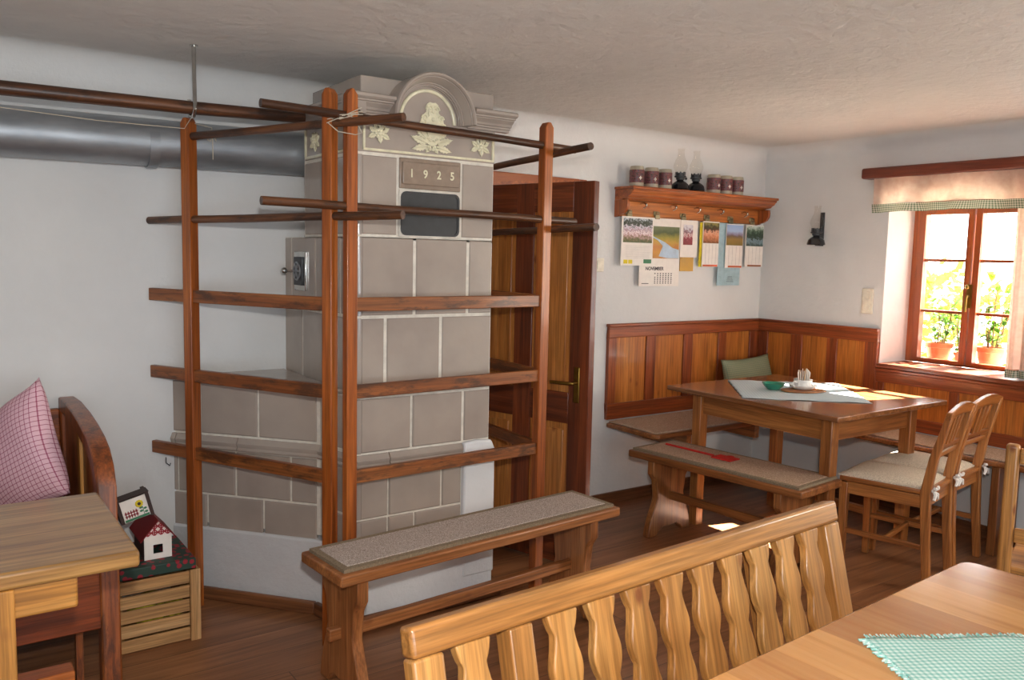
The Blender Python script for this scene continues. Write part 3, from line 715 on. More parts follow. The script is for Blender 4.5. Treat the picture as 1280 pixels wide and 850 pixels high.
# ------------------------------------------------------------------ benches
def bench(label, P0, P1_, width, seatz, th, mat, mat_leg, legs, matdef, matlabel, sl=.0):
    """P0,P1_: ends of centre line"""
    P0, P1_ = V(P0), V(P1_); m4 = basis(P0, P1_); L = (P1_-P0).length
    r = thing('bench', label, 'bench', ((P0+P1_)/2).to_tuple())
    MB().bb(0, L, -width/2, width/2, seatz-th, seatz, m4).build('seat', mat, r, bevel=.007, seg=3)
    hz = seatz-th
    for x_ in legs:
        hw = width/2
        pr_ = [(hw*.98, 0), (hw*.93, .05), (hw*.86, .09), (hw*.66, hz*.42), (hw*.60, hz*.5), (hw*.64, hz*.6), (hw*.68, hz*.72), (hw*.74, hz*.76), (hw*.86, hz*.82), (hw*.86, hz)]
        foot = [(0, .035), (hw*.3, .04), (hw*.5, .02), (hw*.6, 0)]
        pts = foot+pr_+[(-a_, c_) for a_, c_ in reversed(pr_)]+[(-a_, c_) for a_, c_ in reversed(foot[1:])]
        mm = m4 @ Matrix(((0, 0, 1, x_-.02), (1, 0, 0, 0), (0, 1, 0, 0), (0, 0, 0, 1)))
        MB().prism(pts, .04, mm, ax=1).build('trestle_leg', mat_leg, r, bevel=.005)
    b = MB(); b.bb(legs[0]-.06, legs[1]+.06, -.014, .014, .175, .215, m4, 0); b.build('stretcher', mat, r, bevel=.004)
    for x_ in (legs[0]-.035, legs[1]+.035): pass
    # mat
    mt = thing('bench_mat', matlabel, 'mat', (m4 @ V((L/2, 0, seatz))).to_tuple())
    x0, x1, w_, t_ = matdef
    e = .022
    b = MB(); b.bb(x0+e, x1-e, -w_/2+e, w_/2-e, seatz+.0005, seatz+t_+.002, m4); b.build('mat_surface', matcol[0], mt, bevel=.003)
    b = MB()
    for a0_, a1_, b0_, b1_ in ((x0, x1, -w_/2, -w_/2+e), (x0, x1, w_/2-e, w_/2), (x0, x0+e, -w_/2+e, w_/2-e), (x1-e, x1, -w_/2+e, w_/2-e)):
        b.bb(a0_, a1_, b0_, b1_, seatz+.0005, seatz+t_, m4)
    b.build('edging', matcol[1], mt, bevel=.002)
    return r
matcol = ('carpet', 'trim')
bench('long wooden trestle bench with grey carpet mat in front of the tiled stove', (.976, 2.385, 0), (2.183, 2.475, 0), .275, .433, .036, 'bench', 'bench', (.085, 1.09), (.02, 1.19, .235, .012), 'long grey carpet mat on the bench in front of the tiled stove')
matcol = ('carpet2', 'trim')
bench('shorter wooden trestle bench with brownish mat drawn up to the corner table', (3.085, 3.083, 0), (3.182, 2.118, 0), .345, .43, .036, 'bench2', 'bench2', (.13, .84), (.02, .95, .32, .012), 'brown felt mat on the bench drawn up to the corner table')
# swatter
m4 = TR((3.135, 2.8, .4475), 0)
b = MB(); b.tube([(3.118, 3.0, .448), (3.128, 2.85, .448), (3.138, 2.70, .448)], .006, 8)
b.bb(-.04, .04, -.055, .055, 0, .006, TR((3.148, 2.635, .4445), .1))
for k in range(5): b.ell((3.148+.036*cos(k*1.256), 2.635+.036*sin(k*1.256), .449), (.022, .022, .005))
tag(b.build('swatter', 'red'), 'flat red long-handled swatter lying on the bench beside the corner table', 'swatter')
# wall benches
wbn = thing('corner_bench', 'built-in wooden corner bench running along the wainscot under the window', 'bench', (3.8, 3.2, 0))
b = MB(); b.prism([(3.115, YB-.03), (3.115, 3.10), (3.14, 3.07), (4.13, 3.07), (4.13, .6), (XW-.03, .6), (XW-.03, YB-.03)], .028, Matrix.Translation((0, 0, .45)), ax=0)
b.build('seat', 'bench2', wbn, bevel=.008)
for x_, y_ in ((3.42, 3.2), (4.0, 3.2)):
    MB().bb(x_-.02, x_+.02, y_-.08, YB-.03, .36, .45).build('bracket', 'bench2', wbn, bevel=.004)
for y_ in (1.86, .8):
    MB().bb(4.19, XW-.03, y_-.02, y_+.02, .0, .45).build('bracket', 'bench2', wbn, bevel=.004)
for nm, lb, r_ in (('bench_mat', 'brown carpet strip on the corner bench under the wainscot, left of the table', (3.13, 4.10, 3.085, YB-.035)),
                   ('bench_mat', 'tan carpet strip on the corner bench below the window', (4.145, XW-.035, .65, 3.06))):
    tag(MB().bb(r_[0], r_[1], r_[2], r_[3], .4785, .488).build(nm, 'carpet2', bevel=.004), lb, 'mat')
# ------------------------------------------------------------------ corner table
tb = thing('corner_table', 'square brown wooden table in the corner with a pale cloth on top', 'table', (3.65, 2.58, 0))
TX0, TX1, TY0, TY1, TZ = 3.19, 4.10, 2.07, 3.08, .740
MB().bb(TX0, TX1, TY0, TY1, TZ-.024, TZ, ax=1).build('tabletop', 'table', tb, bevel=.004)
lx = (TX0+.13, TX1-.13); ly = (TY0+.12, TY1-.12)
for x_ in lx:
    for y_ in ly: MB().box((x_, y_, (TZ-.024)/2), (.052, .052, TZ-.024), top=(1.12, 1.12)).build('leg', 'tleg', tb, bevel=.004)
b = MB()
for y_ in ly: b.bb(lx[0]+.03, lx[1]-.03, y_-.012, y_+.012, TZ-.14, TZ-.026, ax=0)
for x_ in lx: b.bb(x_-.012, x_+.012, ly[0]+.03, ly[1]-.03, TZ-.14, TZ-.026, ax=1)
b.build('apron', 'tleg', tb, bevel=.003)
b = MB(); b.bb(lx[0]+.03, lx[1]-.03, (ly[0]+ly[1])/2-.02, (ly[0]+ly[1])/2+.02, .11, .14)
for x_ in lx: b.bb(x_-.015, x_+.015, ly[0]+.03, ly[1]-.03, .10, .14, ax=1)
b.build('stretcher', 'tleg', tb, bevel=.004)
def clothm(name, corners, mat, lab, z, n=(40, 30), fr_=0, amp=.0012):
    c0, c1, c2, c3 = [V((*c, 0)) for c in corners]
    wu = (c1-c0).length; wv = (c3-c0).length
    def fn(u, v):
        p_ = (c0*(1-u)+c1*u)*(1-v)+(c3*(1-u)+c2*u)*v
        e_ = .004*sin(u*40)*(1 if v in (0, 1) else 0)
        return (p_.x+e_, p_.y+.004*sin(v*43)*(1 if u in (0, 1) else 0), z+amp*(1+sin(u*17+v*5)*cos(v*13)))
    b = MB(); b.grid(fn, *n, gs=lambda u, v: (u*wu, v*wv, 0))
    if fr_:
        for k in range(int(wu/.006)):
            u = (k+.5)/int(wu/.006); p_ = c0.lerp(c1, u); q_ = p_+(c0-c3).normalized()*fr_+V((random.uniform(-.003, .003), random.uniform(-.003, .003), 0))
            b.tube([(p_.x, p_.y, z+.001), (q_.x, q_.y, z+.0008)], .0011, 4)
        for k in range(int(wv/.006)):
            u = (k+.5)/int(wv/.006); p_ = c0.lerp(c3, u); q_ = p_+(c0-c1).normalized()*fr_+V((random.uniform(-.003, .003), random.uniform(-.003, .003), 0))
            b.tube([(p_.x, p_.y, z+.001), (q_.x, q_.y, z+.0008)], .0011, 4)
    return tag(b.build(name, mat, solid=.0015), lab, 'tablecloth')
clothm('tablecloth', ((3.215, 2.60), (3.66, 2.20), (4.07, 2.66), (3.63, 3.05)), 'bluecloth', 'pale blue-white cloth laid diagonally on the corner table', TZ+.0018)
zt = TZ+.006
b = MB(); b.prism([(.11*cos(a_)*1.1, .08*sin(a_)) for a_ in [k*pi/12 for k in range(24)]], .006, TR((3.66, 2.58, zt), -.4))
tag(b.build('serving_board', 'tleg', bevel=.002), 'flat oval wooden board under the napkin holder on the corner table', 'board')
b = MB()
b.lathe([(.0, 0), (.03, 0), (.034, .004), (.05, .02), (.058, .034), (.055, .034), (.046, .02), (.028, .007), (0, .006)], TR((3.56, 2.69, zt)), 16)
tag(b.build('glass_bowl', 'greenglass', smooth=60), 'small green glass bowl on the cloth of the corner table', 'bowl')
nh = thing('napkin_holder', 'white china holder with upright white napkins on the corner table board', 'holder', (3.68, 2.60, zt+.006))
b = MB(); b.lathe([(0, 0), (.04, 0), (.065, .012), (.072, .022), (.066, .022), (.05, .014), (.045, .012), (.045, .045), (.048, .05), (.041, .05), (.04, .016), (0, .016)], TR((3.68, 2.60, zt+.006)), 24)
b.tube([(3.63, 2.6, zt+.045), (3.605, 2.6, zt+.05), (3.6, 2.6, zt+.03), (3.62, 2.6, zt+.02)], .004, 6); b.build('cup', 'white', nh)
b = MB()
for k in range(6):
    a_ = -.5+k*.2
    b.prism([(-.025, 0), (.025, 0), (.03, .07+.008*(k % 3)), (.0, .085-.006*(k % 2)), (-.026, .07)], .0025, TR((3.655+k*.01, 2.60, zt+.022), .7+a_*.6, pi/2+a_*.25))
b.build('napkin', 'paper', nh)
b = MB(); b.tube([(3.665, 2.585, zt+.03), (3.66, 2.575, zt+.115)], .0022, 6); b.tube([(3.655, 2.6, zt+.03), (3.65, 2.6, zt+.105)], .0022, 6); b.build('toothpick', 'crate', nh)
# cushions
def pillow(name, W_, H_, T_, m4, mat, lab, horn=0):
    b = MB()
    def prof(u, v):
        e_ = (1-abs(2*u-1)**2.2)*(1-abs(2*v-1)**2.2); return T_/2*max(e_, 0)**.45
    for s_ in (-1, 1):
        def fn(u, v, s_=s_):
            x_ = (u-.5)*W_; y_ = (v-.5)*H_
            k = 1-.10*(1-(2*v-1)**2)*abs(2*u-1)**3; k2 = 1-.10*(1-(2*u-1)**2)*abs(2*v-1)**3
            return (x_*k, y_*k2, s_*prof(u, v)+.004*sin(u*11+v*7))
        b.grid(fn, 24, 24, m4, gs=lambda u, v: (u*W_, v*H_, 0))
    o = b.build(name, mat, smooth=180); return tag(o, lab, 'cushion')
pillow('cushion', .46, .30, .10, FB(4.20, 3.36, .66) @ Matrix.Rotation(.04, 4, 'Z') @ Matrix.Rotation(-.22, 4, 'X'), 'sagecheck', 'sage green checked cushion leaning in the corner behind the table')
# ------------------------------------------------------------------ chairs
def chair(label, loc, rz):
    r = thing('dining_chair', label, 'chair', (0, 0, 0), 0, None)
    sw, sd, sz = .355, .37, .425; rw = .31
    # facing +y
    for s_ in (-1, 1):
        x_ = s_*rw/2
        pts = [(x_, -sd/2-.022, 0), (x_, -sd/2-.004, .22), (x_, -sd/2+.008, .43), (x_, -sd/2-.015, .58), (x_, -sd/2-.068, .785)]
        b = MB()
        for p_, q_ in zip(pts[:-1], pts[1:]): pass
        prof = []
        dep = (.032, .036, .042, .036, .026)
        poly = [(p_[1]-d_/2, p_[2]) for p_, d_ in zip(pts, dep)]+[(p_[1]+d_/2, p_[2]) for p_, d_ in reversed(list(zip(pts, dep)))]
        b.prism(poly, .03, Matrix(((0, 0, 1, x_-.015), (1, 0, 0, 0), (0, 1, 0, 0), (0, 0, 0, 1))), ax=1)
        b.build('leg', 'chair', r, bevel=.004)
        MB().box((s_*(sw/2-.02), sd/2-.02, sz/2-.005), (.028, .028, sz-.012), top=(1.35, 1.35)).build('leg', 'chair', r, bevel=.003)
    b = MB()
    b.prism([(-rw/2-.01, -sd/2-.01), (rw/2+.01, -sd/2-.01), (sw/2, sd/2), (-sw/2, sd/2)], .022, Matrix.Translation((0, 0, sz-.005)), ax=1)
    b.build('seat', 'chair', r, bevel=.006)
    b = MB()
    b.bb(-sw/2+.03, sw/2-.03, sd/2-.03, sd/2-.012, sz-.06, sz-.006); b.bb(-rw/2, rw/2, -sd/2-.0, -sd/2+.018, sz-.06, sz-.006)
    for s_ in (-1, 1): b.beam((s_*rw/2, -sd/2+.01, sz-.035), (s_*(sw/2-.02), sd/2-.03, sz-.035), .018, .055)
    b.build('seat_frame', 'chair', r, bevel=.002)
    for s_ in (-1, 1): MB().beam((s_*rw/2, -sd/2, .19), (s_*(sw/2-.02), sd/2-.02, .19), .016, .024).build('stretcher', 'chair', r, bevel=.003)
    MB().beam((-rw/2, -.02, .19), (rw/2, -.02, .19), .016, .022).build('stretcher', 'chair', r, bevel=.003)
    yb = lambda z_: -sd/2-.015-(z_-.58)*.25
    pts = [(-rw/2-.018, .755), (-rw/2-.02, .79), (-rw/4, .812), (0, .818), (rw/4, .812), (rw/2+.02, .79), (rw/2+.018, .755), (rw/4, .762), (0, .765), (-rw/4, .762)]
    b = MB(); b.prism(pts, .024, Matrix(((1, 0, 0, 0), (0, .25, -1, yb(.787)+.012-.197), (0, 1, 0, 0), (0, 0, 0, 1))) if 0 else Matrix(((1, 0, 0, 0), (0, -.25, -1, -sd/2-.015+.145+.012), (0, 1, 0, 0), (0, 0, 0, 1))))
    b.build('top_rail', 'chair', r, bevel=.004)
    for z_ in (.59, .625): MB().beam((-rw/2+.01, yb(z_), z_), (rw/2-.01, yb(z_), z_), .014, .018).build('cross_rail', 'chair', r, bevel=.003)
    for x_ in (-.045, 0, .045): MB().beam((x_, yb(.63), .63), (x_*1.2, yb(.76), .76), .02, .009, up=(0, 1, 0)).build('slat', 'chair', r, bevel=.002)
    b = MB()
    def fn(u, v, top=1):
        wv = (rw+.0)*(1-v)+(sw-.01)*v; x_ = (u-.5)*wv; y_ = -sd/2+.012+v*(sd-.005)
        e_ = max(0, (1-abs(2*u-1)**4)*(1-abs(2*v-1)**4))**.5
        return (x_, y_, sz+.017+(.006+.022*e_ if top else 0))
    b.grid(fn, 14, 14); b.grid(lambda u, v: fn(u, v, 0), 14, 14)
    for i in range(14):
        for (u0, v0, u1, v1) in ((i/14, 0, (i+1)/14, 0), (i/14, 1, (i+1)/14, 1), (0, i/14, 0, (i+1)/14), (1, i/14, 1, (i+1)/14)):
            b.raw([fn(u0, v0), fn(u1, v1), fn(u1, v1, 0), fn(u0, v0, 0)], [(0, 1, 2, 3)])
    cu = b.build('seat_cushion', 'wool', r, label='beige wool seat cushion')
    for s_ in (-1, 1):
        b = MB(); c_ = V((s_*(rw/2+.005), -sd/2-.022, sz+.02))
        for a_ in (.5, 2.6, 4.0, 5.4):
            L = .035 if a_ < 3 else .045
            e_ = c_+V((L*cos(a_)*.9, -.012, L*sin(a_)))
            b.tube([c_, (c_+e_)/2+V((0, -.008, .004)), e_], [.004, .008, .006], 6)
        b.ell(c_, (.008, .008, .008)); b.tube([c_, c_+V((-s_*.01, .05, .005))], .004, 6)
        b.build('tie_bow', 'white', cu, label='white fabric bow tied to the back post')
    r.matrix_world = TR(loc, rz); r['label'] = label; return r
ch = chair('wooden dining chair with beige cushion at the corner table, the nearer of the two', (3.585, 2.02, 0), .21)
dup(ch, (3.945, 2.075, 0), .12, 'wooden dining chair with beige cushion partly hidden behind the nearer chair, closer to the window')
for o in (ch,): o['group'] = 'dining chairs at the corner table'
for o in bpy.data.objects:
    if o.name.startswith('dining_chair'): o['group'] = 'dining chairs at the corner table'
# light pine chair at right edge
lc = thing('pine_chair', 'light pine chair at the right edge of the photo with a white cloth on it', 'chair', (3.15, 1.15, 0))
cx0 = V((3.02, 1.29, 0)); ux = V((.30, -.95, 0)).normalized(); uy = V((.95, .30, 0)).normalized()
mm = Matrix(((ux.x, uy.x, 0, cx0.x), (ux.y, uy.y, 0, cx0.y), (0, 0, 1, 0), (0, 0, 0, 1)))
for x_ in (0, .36):
    MB().bb(x_-.021, x_+.021, -.02, .02, 0, .80, mm).build('leg', 'pine', lc, bevel=.011, seg=3)
    MB().bb(x_-.018, x_+.018, .32, .356, 0, .338, mm).build('leg', 'pine', lc, bevel=.004)
MB().bb(.022, .338, -.011, .011, .735, .788, mm, 0).build('top_rail', 'pine', lc, bevel=.005)
MB().bb(.022, .338, -.011, .011, .46, .51, mm, 0).build('cross_rail', 'pine', lc, bevel=.005)
MB().bb(.0, .36, .021, .36, .34, .365, mm, 0).build('seat', 'pine', lc, bevel=.005)
b = MB(); b.grid(lambda u, v: (.07+.24*u+.012*sin(v*9), .06+.22*v, .372+.055*abs(sin(u*9+v*4))*(.4+.6*sin(v*3))), 24, 20, mm)
tag(b.build('cloth', 'white', solid=.003, smooth=180), 'crumpled white cloth on the pine chair at the right edge', 'cloth')
# ------------------------------------------------------------------ foreground bench with splat back
FBn = thing('slat_back_bench', 'light pine bench with wavy splat backrest in the foreground', 'bench', (1.1, .9, 0))
p0 = V((.556, 1.025, 0)); p1 = V((1.69, 1.088, 0)); L = (p1-p0).length; ux = (p1-p0).normalized()
tilt = .26; nrm = math.sqrt(1+tilt*tilt)
uz = V((-ux.y*0, tilt, 1)).normalized(); uy = uz.cross(ux).normalized()
# local x along, y up the back, z toward the table
BT = Matrix(((ux.x, uz.x, -uy.x, p0.x), (ux.y, uz.y, -uy.y, p0.y), (ux.z, uz.z, -uy.z, .86), (0, 0, 0, 1)))
LB = -.50   # bottom of the back in local y
MB().bb(0, L, -.046, 0, -.036, 0, BT, 0).build('top_rail', 'pine2', FBn, bevel=.007, seg=3)
MB().bb(.05, L-.05, LB+.05, LB+.11, -.03, -.006, BT, 0).build('lower_rail', 'pine2', FBn, bevel=.004)
for x0 in (0.0, L-.055): MB().bb(x0, x0+.055, LB, -.0465, -.034, -.002, BT, 1).build('stile', 'pine', FBn, bevel=.005)
n_s = 11; xs = [.055+(L-.11)*(k+.62)/(n_s+.22) for k in range(n_s)]
for k, xc in enumerate(xs):
    if k == 1:
        MB().bb(xc-.024, xc+.024, LB+.1, -.0465, -.045, -.004, BT, 1).build('brace', 'pine2', FBn, bevel=.004); continue
    N = 40; top_, bot = -.0465, LB+.1; rt, lf = [], []
    for i in range(N+1):
        t_ = i/N; y_ = top_+(bot-top_)*t_; ph = t_*(top_-bot)/.096*2*pi+.2
        wv = .0285+.0046*cos(ph)-.003*max(0, cos(ph-2.6))**8; rt.append((xc+wv, y_)); lf.append((xc-wv, y_))
    b = MB(); b.prism(rt+lf[::-1], .020, BT @ Matrix.Translation((0, 0, -.028)), ax=1); b.build('splat', 'pine', FBn, bevel=.003)
xc = xs[8]+.02; MB().bb(xc, xc+.04, LB+.1, -.0465, -.075, -.035, BT, 1).build('brace', 'pine2', FBn, bevel=.004)
sx0 = V((.539, 1.024, 0)); 
b = MB(); b.bb(0, L, -.40, -.10, .40, .435, basis(p0, p1), 0); b.build('seat', 'pine2', FBn, bevel=.006)
for x_ in (.1, L-.14):
    MB().bb(x_, x_+.045, -.37, -.13, 0, .40, basis(p0, p1), 2).build('leg', 'pine2', FBn, bevel=.004)
# ------------------------------------------------------------------ foreground table
ft = thing('pine_table', 'glossy light pine table in the right foreground with a mint cloth', 'table', (1.05, .45, 0))
tm = basis((1.895, .893, 0), (.2, .80, 0))       # x runs left along the far edge
b = MB(); W_ = .78; Lt = 1.66; r_ = .035
pts = rrect(0, Lt, 0, W_, r_)
# y axis of basis points towards? ensure towards camera (-Y)
ty = tm.to_3x3() @ V((0, 1, 0)); sgn = 1 if ty.y < 0 else -1
n_pl = 6
for k in range(n_pl):
    pass
b.prism([(x_, y_*sgn) for x_, y_ in pts], .03, tm @ Matrix.Translation((0, 0, .712)), ax=1)
tt = NT('plank_table'); g_ = tt.g(); x, y, z = tt.sep(g_)[:3]
o = b.build('tabletop', 'ftable', ft, bevel=.006, seg=3)
for x_ in (.12, Lt-.12):
    for y_ in (.1, W_-.1): MB().box((x_, y_*sgn, .355), (.07, .07, .71), tm).build('leg', 'ftable', ft, bevel=.005)
b = MB(); b.bb(.15, Lt-.15, .09*sgn, .115*sgn, .62, .71, tm, 0); b.bb(.15, Lt-.15, (W_-.115)*sgn, (W_-.09)*sgn, .62, .71, tm, 0); b.build('apron', 'ftable', ft, bevel=.003)
# plank colouring
t = NT('foreground_planks'); g_ = t.g((1, 1, 1)); tc = t.pos(); px_, py_, pz_ = t.sep(tc)[:3]
rw_ = t.math('FLOOR', t.math('MULTIPLY', t.math('ADD', px_, t.math('MULTIPLY', py_, .05)), 7.5))
wn = t.n('ShaderNodeTexWhiteNoise', noise_dimensions='1D'); t.l(rw_, wn.inputs['W'])
cb = t.n('ShaderNodeCombineXYZ'); t.l(t.math('MULTIPLY', py_, 1.5), cb.inputs[0]); t.l(t.math('MULTIPLY', px_, 26), cb.inputs[1]); t.l(t.math('MULTIPLY', wn.outputs['Value'], 30), cb.inputs[2])
gn = t.noise(cb.outputs[0], 1, 5, .6, .7)
c = t.ramp(gn, [(.28, (176, 116, 56)), (.5, (208, 148, 82)), (.72, (224, 168, 102))])
c = t.mix(t.math('MULTIPLY', wn.outputs['Value'], .7), c, lin((150, 88, 40)))
t.col(c); t.set(.2, coat=.6); t.bump(t.noise(tc, 60, 4), .15, .001); o.data.materials[0] = t.m
clothm('placemat', ((1.33, .783), (1.75, .53), (1.58, .25), (1.16, .50)), 'mint', 'mint green and white striped cloth with fringed edge on the foreground table', .7435, fr_=.012)
# ------------------------------------------------------------------ left table
lt = thing('old_pine_table', 'worn wooden table at the left edge with thick pale top', 'table', (-.2, 2.18, 0))
MB().bb(-1.2, .365, 1.905, 2.44, .705, .742, ax=0).build('tabletop', 'ltable', lt, bevel=.008, seg=3)
MB().bb(-.95, .245, 1.93, 1.975, .632, .7045, ax=0).build('bearer', 'yellow', lt, bevel=.006)
MB().bb(-.95, .245, 2.36, 2.40, .632, .7045, ax=0).build('bearer', 'yellow', lt, bevel=.006)
for x_ in (-.93, .052): MB().bb(x_, x_+.075, 1.905, 1.929, 0, .7045, ax=2).build('leg', 'yellow', lt, bevel=.004)
for x_ in (-.85, .10): MB().bb(x_, x_+.042, 2.20, 2.24, 0, .7045, ax=2).build('leg', 'post', lt, bevel=.004)
MB().bb(-.9, .26, 2.14, 2.199, .35, .393, ax=0).build('foot_rail', 'post', lt, bevel=.004)
# ------------------------------------------------------------------ settle with cushions
se = thing('wooden_settle', 'red-brown wooden settle with high curved end panel against the wall on the left', 'settle', (-.3, 3.1, 0))
# end panel profile in Y-Z
def YZ(x_): return Matrix(((0, 0, 1, x_), (1, 0, 0, 0), (0, 1, 0, 0), (0, 0, 0, 1)))
top = [(3.48, .84), (3.3, .848), (3.1, .842), (2.95, .828), (2.84, .812), (2.76, .79), (2.70, .75), (2.66, .69)]
fp = [(2.645, .0), (2.705, .0), (2.715, .66), (2.74, .71), (2.79, .745), (2.9, .77), (3.1, .79), (3.3, .80), (3.43, .79), (3.43, 0), (3.48, 0)]
b = MB(); b.prism(top+fp, .055, YZ(.395), ax=1); b.build('end_frame', 'settle', se, bevel=.006)
b = MB(); b.prism([(2.70, .2), (3.435, .2), (3.435, .80), (3.1, .80), (2.9, .785), (2.79, .76), (2.70, .67)], .02, YZ(.41), ax=1); b.build('end_panel', 'settle', se)
MB().bb(.40, .44, 3.02, 3.08, .2, .785, ax=2).build('muntin', 'yellow', se, bevel=.003)
MB().bb(-1.3, .40, 2.66, 2.69, .26, .50, ax=0).build('front_board', 'frame', se, bevel=.004)
MB().bb(-1.3, .395, 2.692, 3.449, .375, .40, ax=0).build('seat', 'settle', se)
MB().bb(-1.3, .395, 3.45, 3.48, .3, .80, ax=0).build('back_board', 'settle', se, bevel=.004)
MB().bb(.345, .365, 2.80, 2.83, 0, .374).build('leg', 'settle', se)
hv = V((.42, -.86, 0)).normalized(); nv = V((hv.y, -hv.x, 0)); upv = V((0, 0, 1))
PM = Matrix((hv, upv, nv)).transposed().to_4x4(); PM.translation = (.225, 3.10, .70)
pillow('cushion', .43, .40, .15, PM @ Matrix.Rotation(-.12, 4, 'X') @ Matrix.Rotation(radians(31), 4, 'Z'), 'pinkcheck', 'pink checked cushion standing on its corner against the settle end')
pillow('cushion', .42, .40, .15, TR((-.10, 3.24, .69), .1) @ Matrix.Rotation(radians(74), 4, 'X') @ Matrix.Rotation(radians(8), 4, 'Z'), 'pinkcheck', 'pink checked cushion at the very left edge, behind the pointed one')
# ------------------------------------------------------------------ crate and toys
cr = thing('wooden_crate', 'slatted light wood crate on the floor beside the settle', 'crate', (.64, 3.15, 0))
x0, x1, y0, y1 = .508, .772, 3.0, 3.27
for xx in (x1-.035,):
    MB().bb(xx, xx+.035, y0-.008, y0, .0, .262).build('corner_batten', 'crate', cr, bevel=.001)
for k in range(5):
    z_ = .006+k*.052
    for nm, r4 in (('slat', (x0, x1-.036, y0+.0005, y0+.009)), ('slat', (x0, x1, y1-.009, y1)), ('slat', (x0, x0+.009, y0+.01, y1-.01)), ('slat', (x1-.009, x1, y0+.01, y1-.01))):
        MB().bb(*r4, z_, z_+.044).build(nm, 'crate', cr, bevel=.001)
MB().bb(x0+.01, x1-.01, y0+.01, y1-.01, .002, .01).build('floor_board', 'crate', cr)
b = MB(); b.ell((.62, 3.08, .12), (.08, .05, .06)); b.ell((.69, 3.09, .10), (.05, .05, .05))
tag(b.build('toy_bag', plain('mottled_yellow_cloth', (150, 140, 40), .7, nz=.6, scale=40)), 'mottled yellow-green bundle inside the crate, seen through the slats', 'bag')
tag(MB().bb(x0-.002, x1-.012, y0-.0, y1+.02, .2635, .302).build('gift_box', 'dotted', bevel=.004), 'flat dark green box with red dots lying on the crate', 'box')
def house(name, lab, m4, W_, D_, Hh, Ha, front='plain'):
    r = thing(name, lab, 'toy house', m4.translation.to_tuple())
    # front wall with window hole: ring
    zh = .3025
    b = MB(); wx, wz, ws = W_*.5, Hh*.42, .016
    outer = [(0, 0), (W_, 0), (W_, Hh), (W_/2, Ha), (0, Hh)]
    hw = [(wx-ws, wz-ws), (wx+ws*.9, wz-ws), (wx+ws*.9, wz+ws), (wx-ws, wz+ws)]
    for y_ in (0, .003):
        pass
    m = m4 @ Matrix(((1, 0, 0, 0), (0, 0, 1, 0), (0, 1, 0, 0), (0, 0, 0, 1)))
    b.bb(0, wx-ws, 0, Hh, 0, .004, m); b.bb(wx+ws, W_, 0, Hh, 0, .004, m); b.bb(wx-ws, wx+ws, 0, wz-ws, 0, .004, m); b.bb(wx-ws, wx+ws, wz+ws, Hh, 0, .004, m)
    b.build('front_wall', 'paper', r)
    b = MB(); co = [(0, Hh, -.0005), (W_, Hh, -.0005), (W_/2, Ha, -.0005), (0, Hh, .004), (W_, Hh, .004), (W_/2, Ha, .004)]
    b.raw(co, [(0, 1, 2), (3, 5, 4), (0, 3, 4, 1), (1, 4, 5, 2), (2, 5, 3, 0)], m, gs=[((c_[0]-W_/2)*5, (c_[1]-Hh)*5, 0) for c_ in co], off=False); b.build('gable', 'timber', r, smooth=0)
    b = MB(); b.bb(0, .004, .004, D_, 0, Hh, m4); b.bb(W_-.004, W_, .004, D_, 0, Hh, m4); b.bb(0, W_, D_-.004, D_, 0, Hh, m4); b.build('side_wall', 'darkcard', r)
    for s_ in (-1, 1):
        e_ = V((W_/2+s_*(W_/2+.014), 0, Hh-.014*(Ha-Hh)/(W_/2))); a_ = V((W_/2, 0, Ha))
        b = MB(); q_ = .004
        co = [m4 @ V((p_.x, yy, p_.z+dz)) for dz in (0.0, q_) for p_, yy in ((a_, -.012), (e_, -.012), (e_, D_+.012), (a_, D_+.012))]
        b.raw(co, [(0, 1, 2, 3), (7, 6, 5, 4), (0, 4, 5, 1), (1, 5, 6, 2), (2, 6, 7, 3), (3, 7, 4, 0)]); b.build('roof', 'redroof', r)
    return r
house('toy_house', 'small white toy house with red roof and red timber gable on the green box', TR((.600, 3.06, .3025), 0), .092, .17, .085, .138)
# second house lying tilted on the first roof
th2 = thing('toy_house', 'small toy house lying tilted on top with a painted sunflower and red fence', 'toy house', (.60, 3.13, .45))
hm = TR((.535, 3.095, .435), .0) @ Matrix.Rotation(radians(-14), 4, 'Y')
FBm = lambda y_: hm @ Matrix(((1, 0, 0, 0), (0, 0, -1, y_), (0, 1, 0, 0), (0, 0, 0, 1)))
MB().bb(.012, .098, 0, .078, 0, .003, FBm(0)).build('front_wall', 'paper', th2)
b = MB(); b.bb(0, .012, 0, .07, -.004, .082, hm); b.bb(.098, .110, -.008, .07, -.004, .086, hm); b.bb(.012, .098, .062, .07, 0, .078, hm); b.build('side_wall', 'darkcard', th2)
b = MB(); b.bb(-.008, .113, -.004, .05, .0825, .0855, hm); b.build('roof', 'darkcard', th2)
b = MB()
for k in range(5): b.bb(.020+k*.009, .0235+k*.009, .012, .038, .003, .0045, FBm(0))
b.bb(.018, .062, .018, .0215, .003, .005, FBm(0)); b.bb(.018, .062, .029, .0325, .003, .005, FBm(0)); b.build('painted_fence', 'redroof', th2)
b = MB(); b.bb(.014, .096, .001, .009, .003, .0045, FBm(0)); b.bb(.079, .081, .009, .04, .003, .0045, FBm(0))
for x_, z_ in ((.073, .024), (.087, .03), (.088, .017), (.074, .036)): b.ell((x_, z_, .004), (.006, .004, .001), FBm(0))
b.build('painted_leaves', 'greenp', th2)
b = MB()
for k in range(10): b.ell((.072+.0095*cos(k*.628), .052+.0095*sin(k*.628), .004), (.0045, .0045, .0012), FBm(0))
sf = b.build('painted_sunflower', 'yell', th2); b = MB(); b.ell((.072, .052, .005), (.006, .006, .0015), FBm(0)); b.build('flower_centre', 'darkcard', sf)
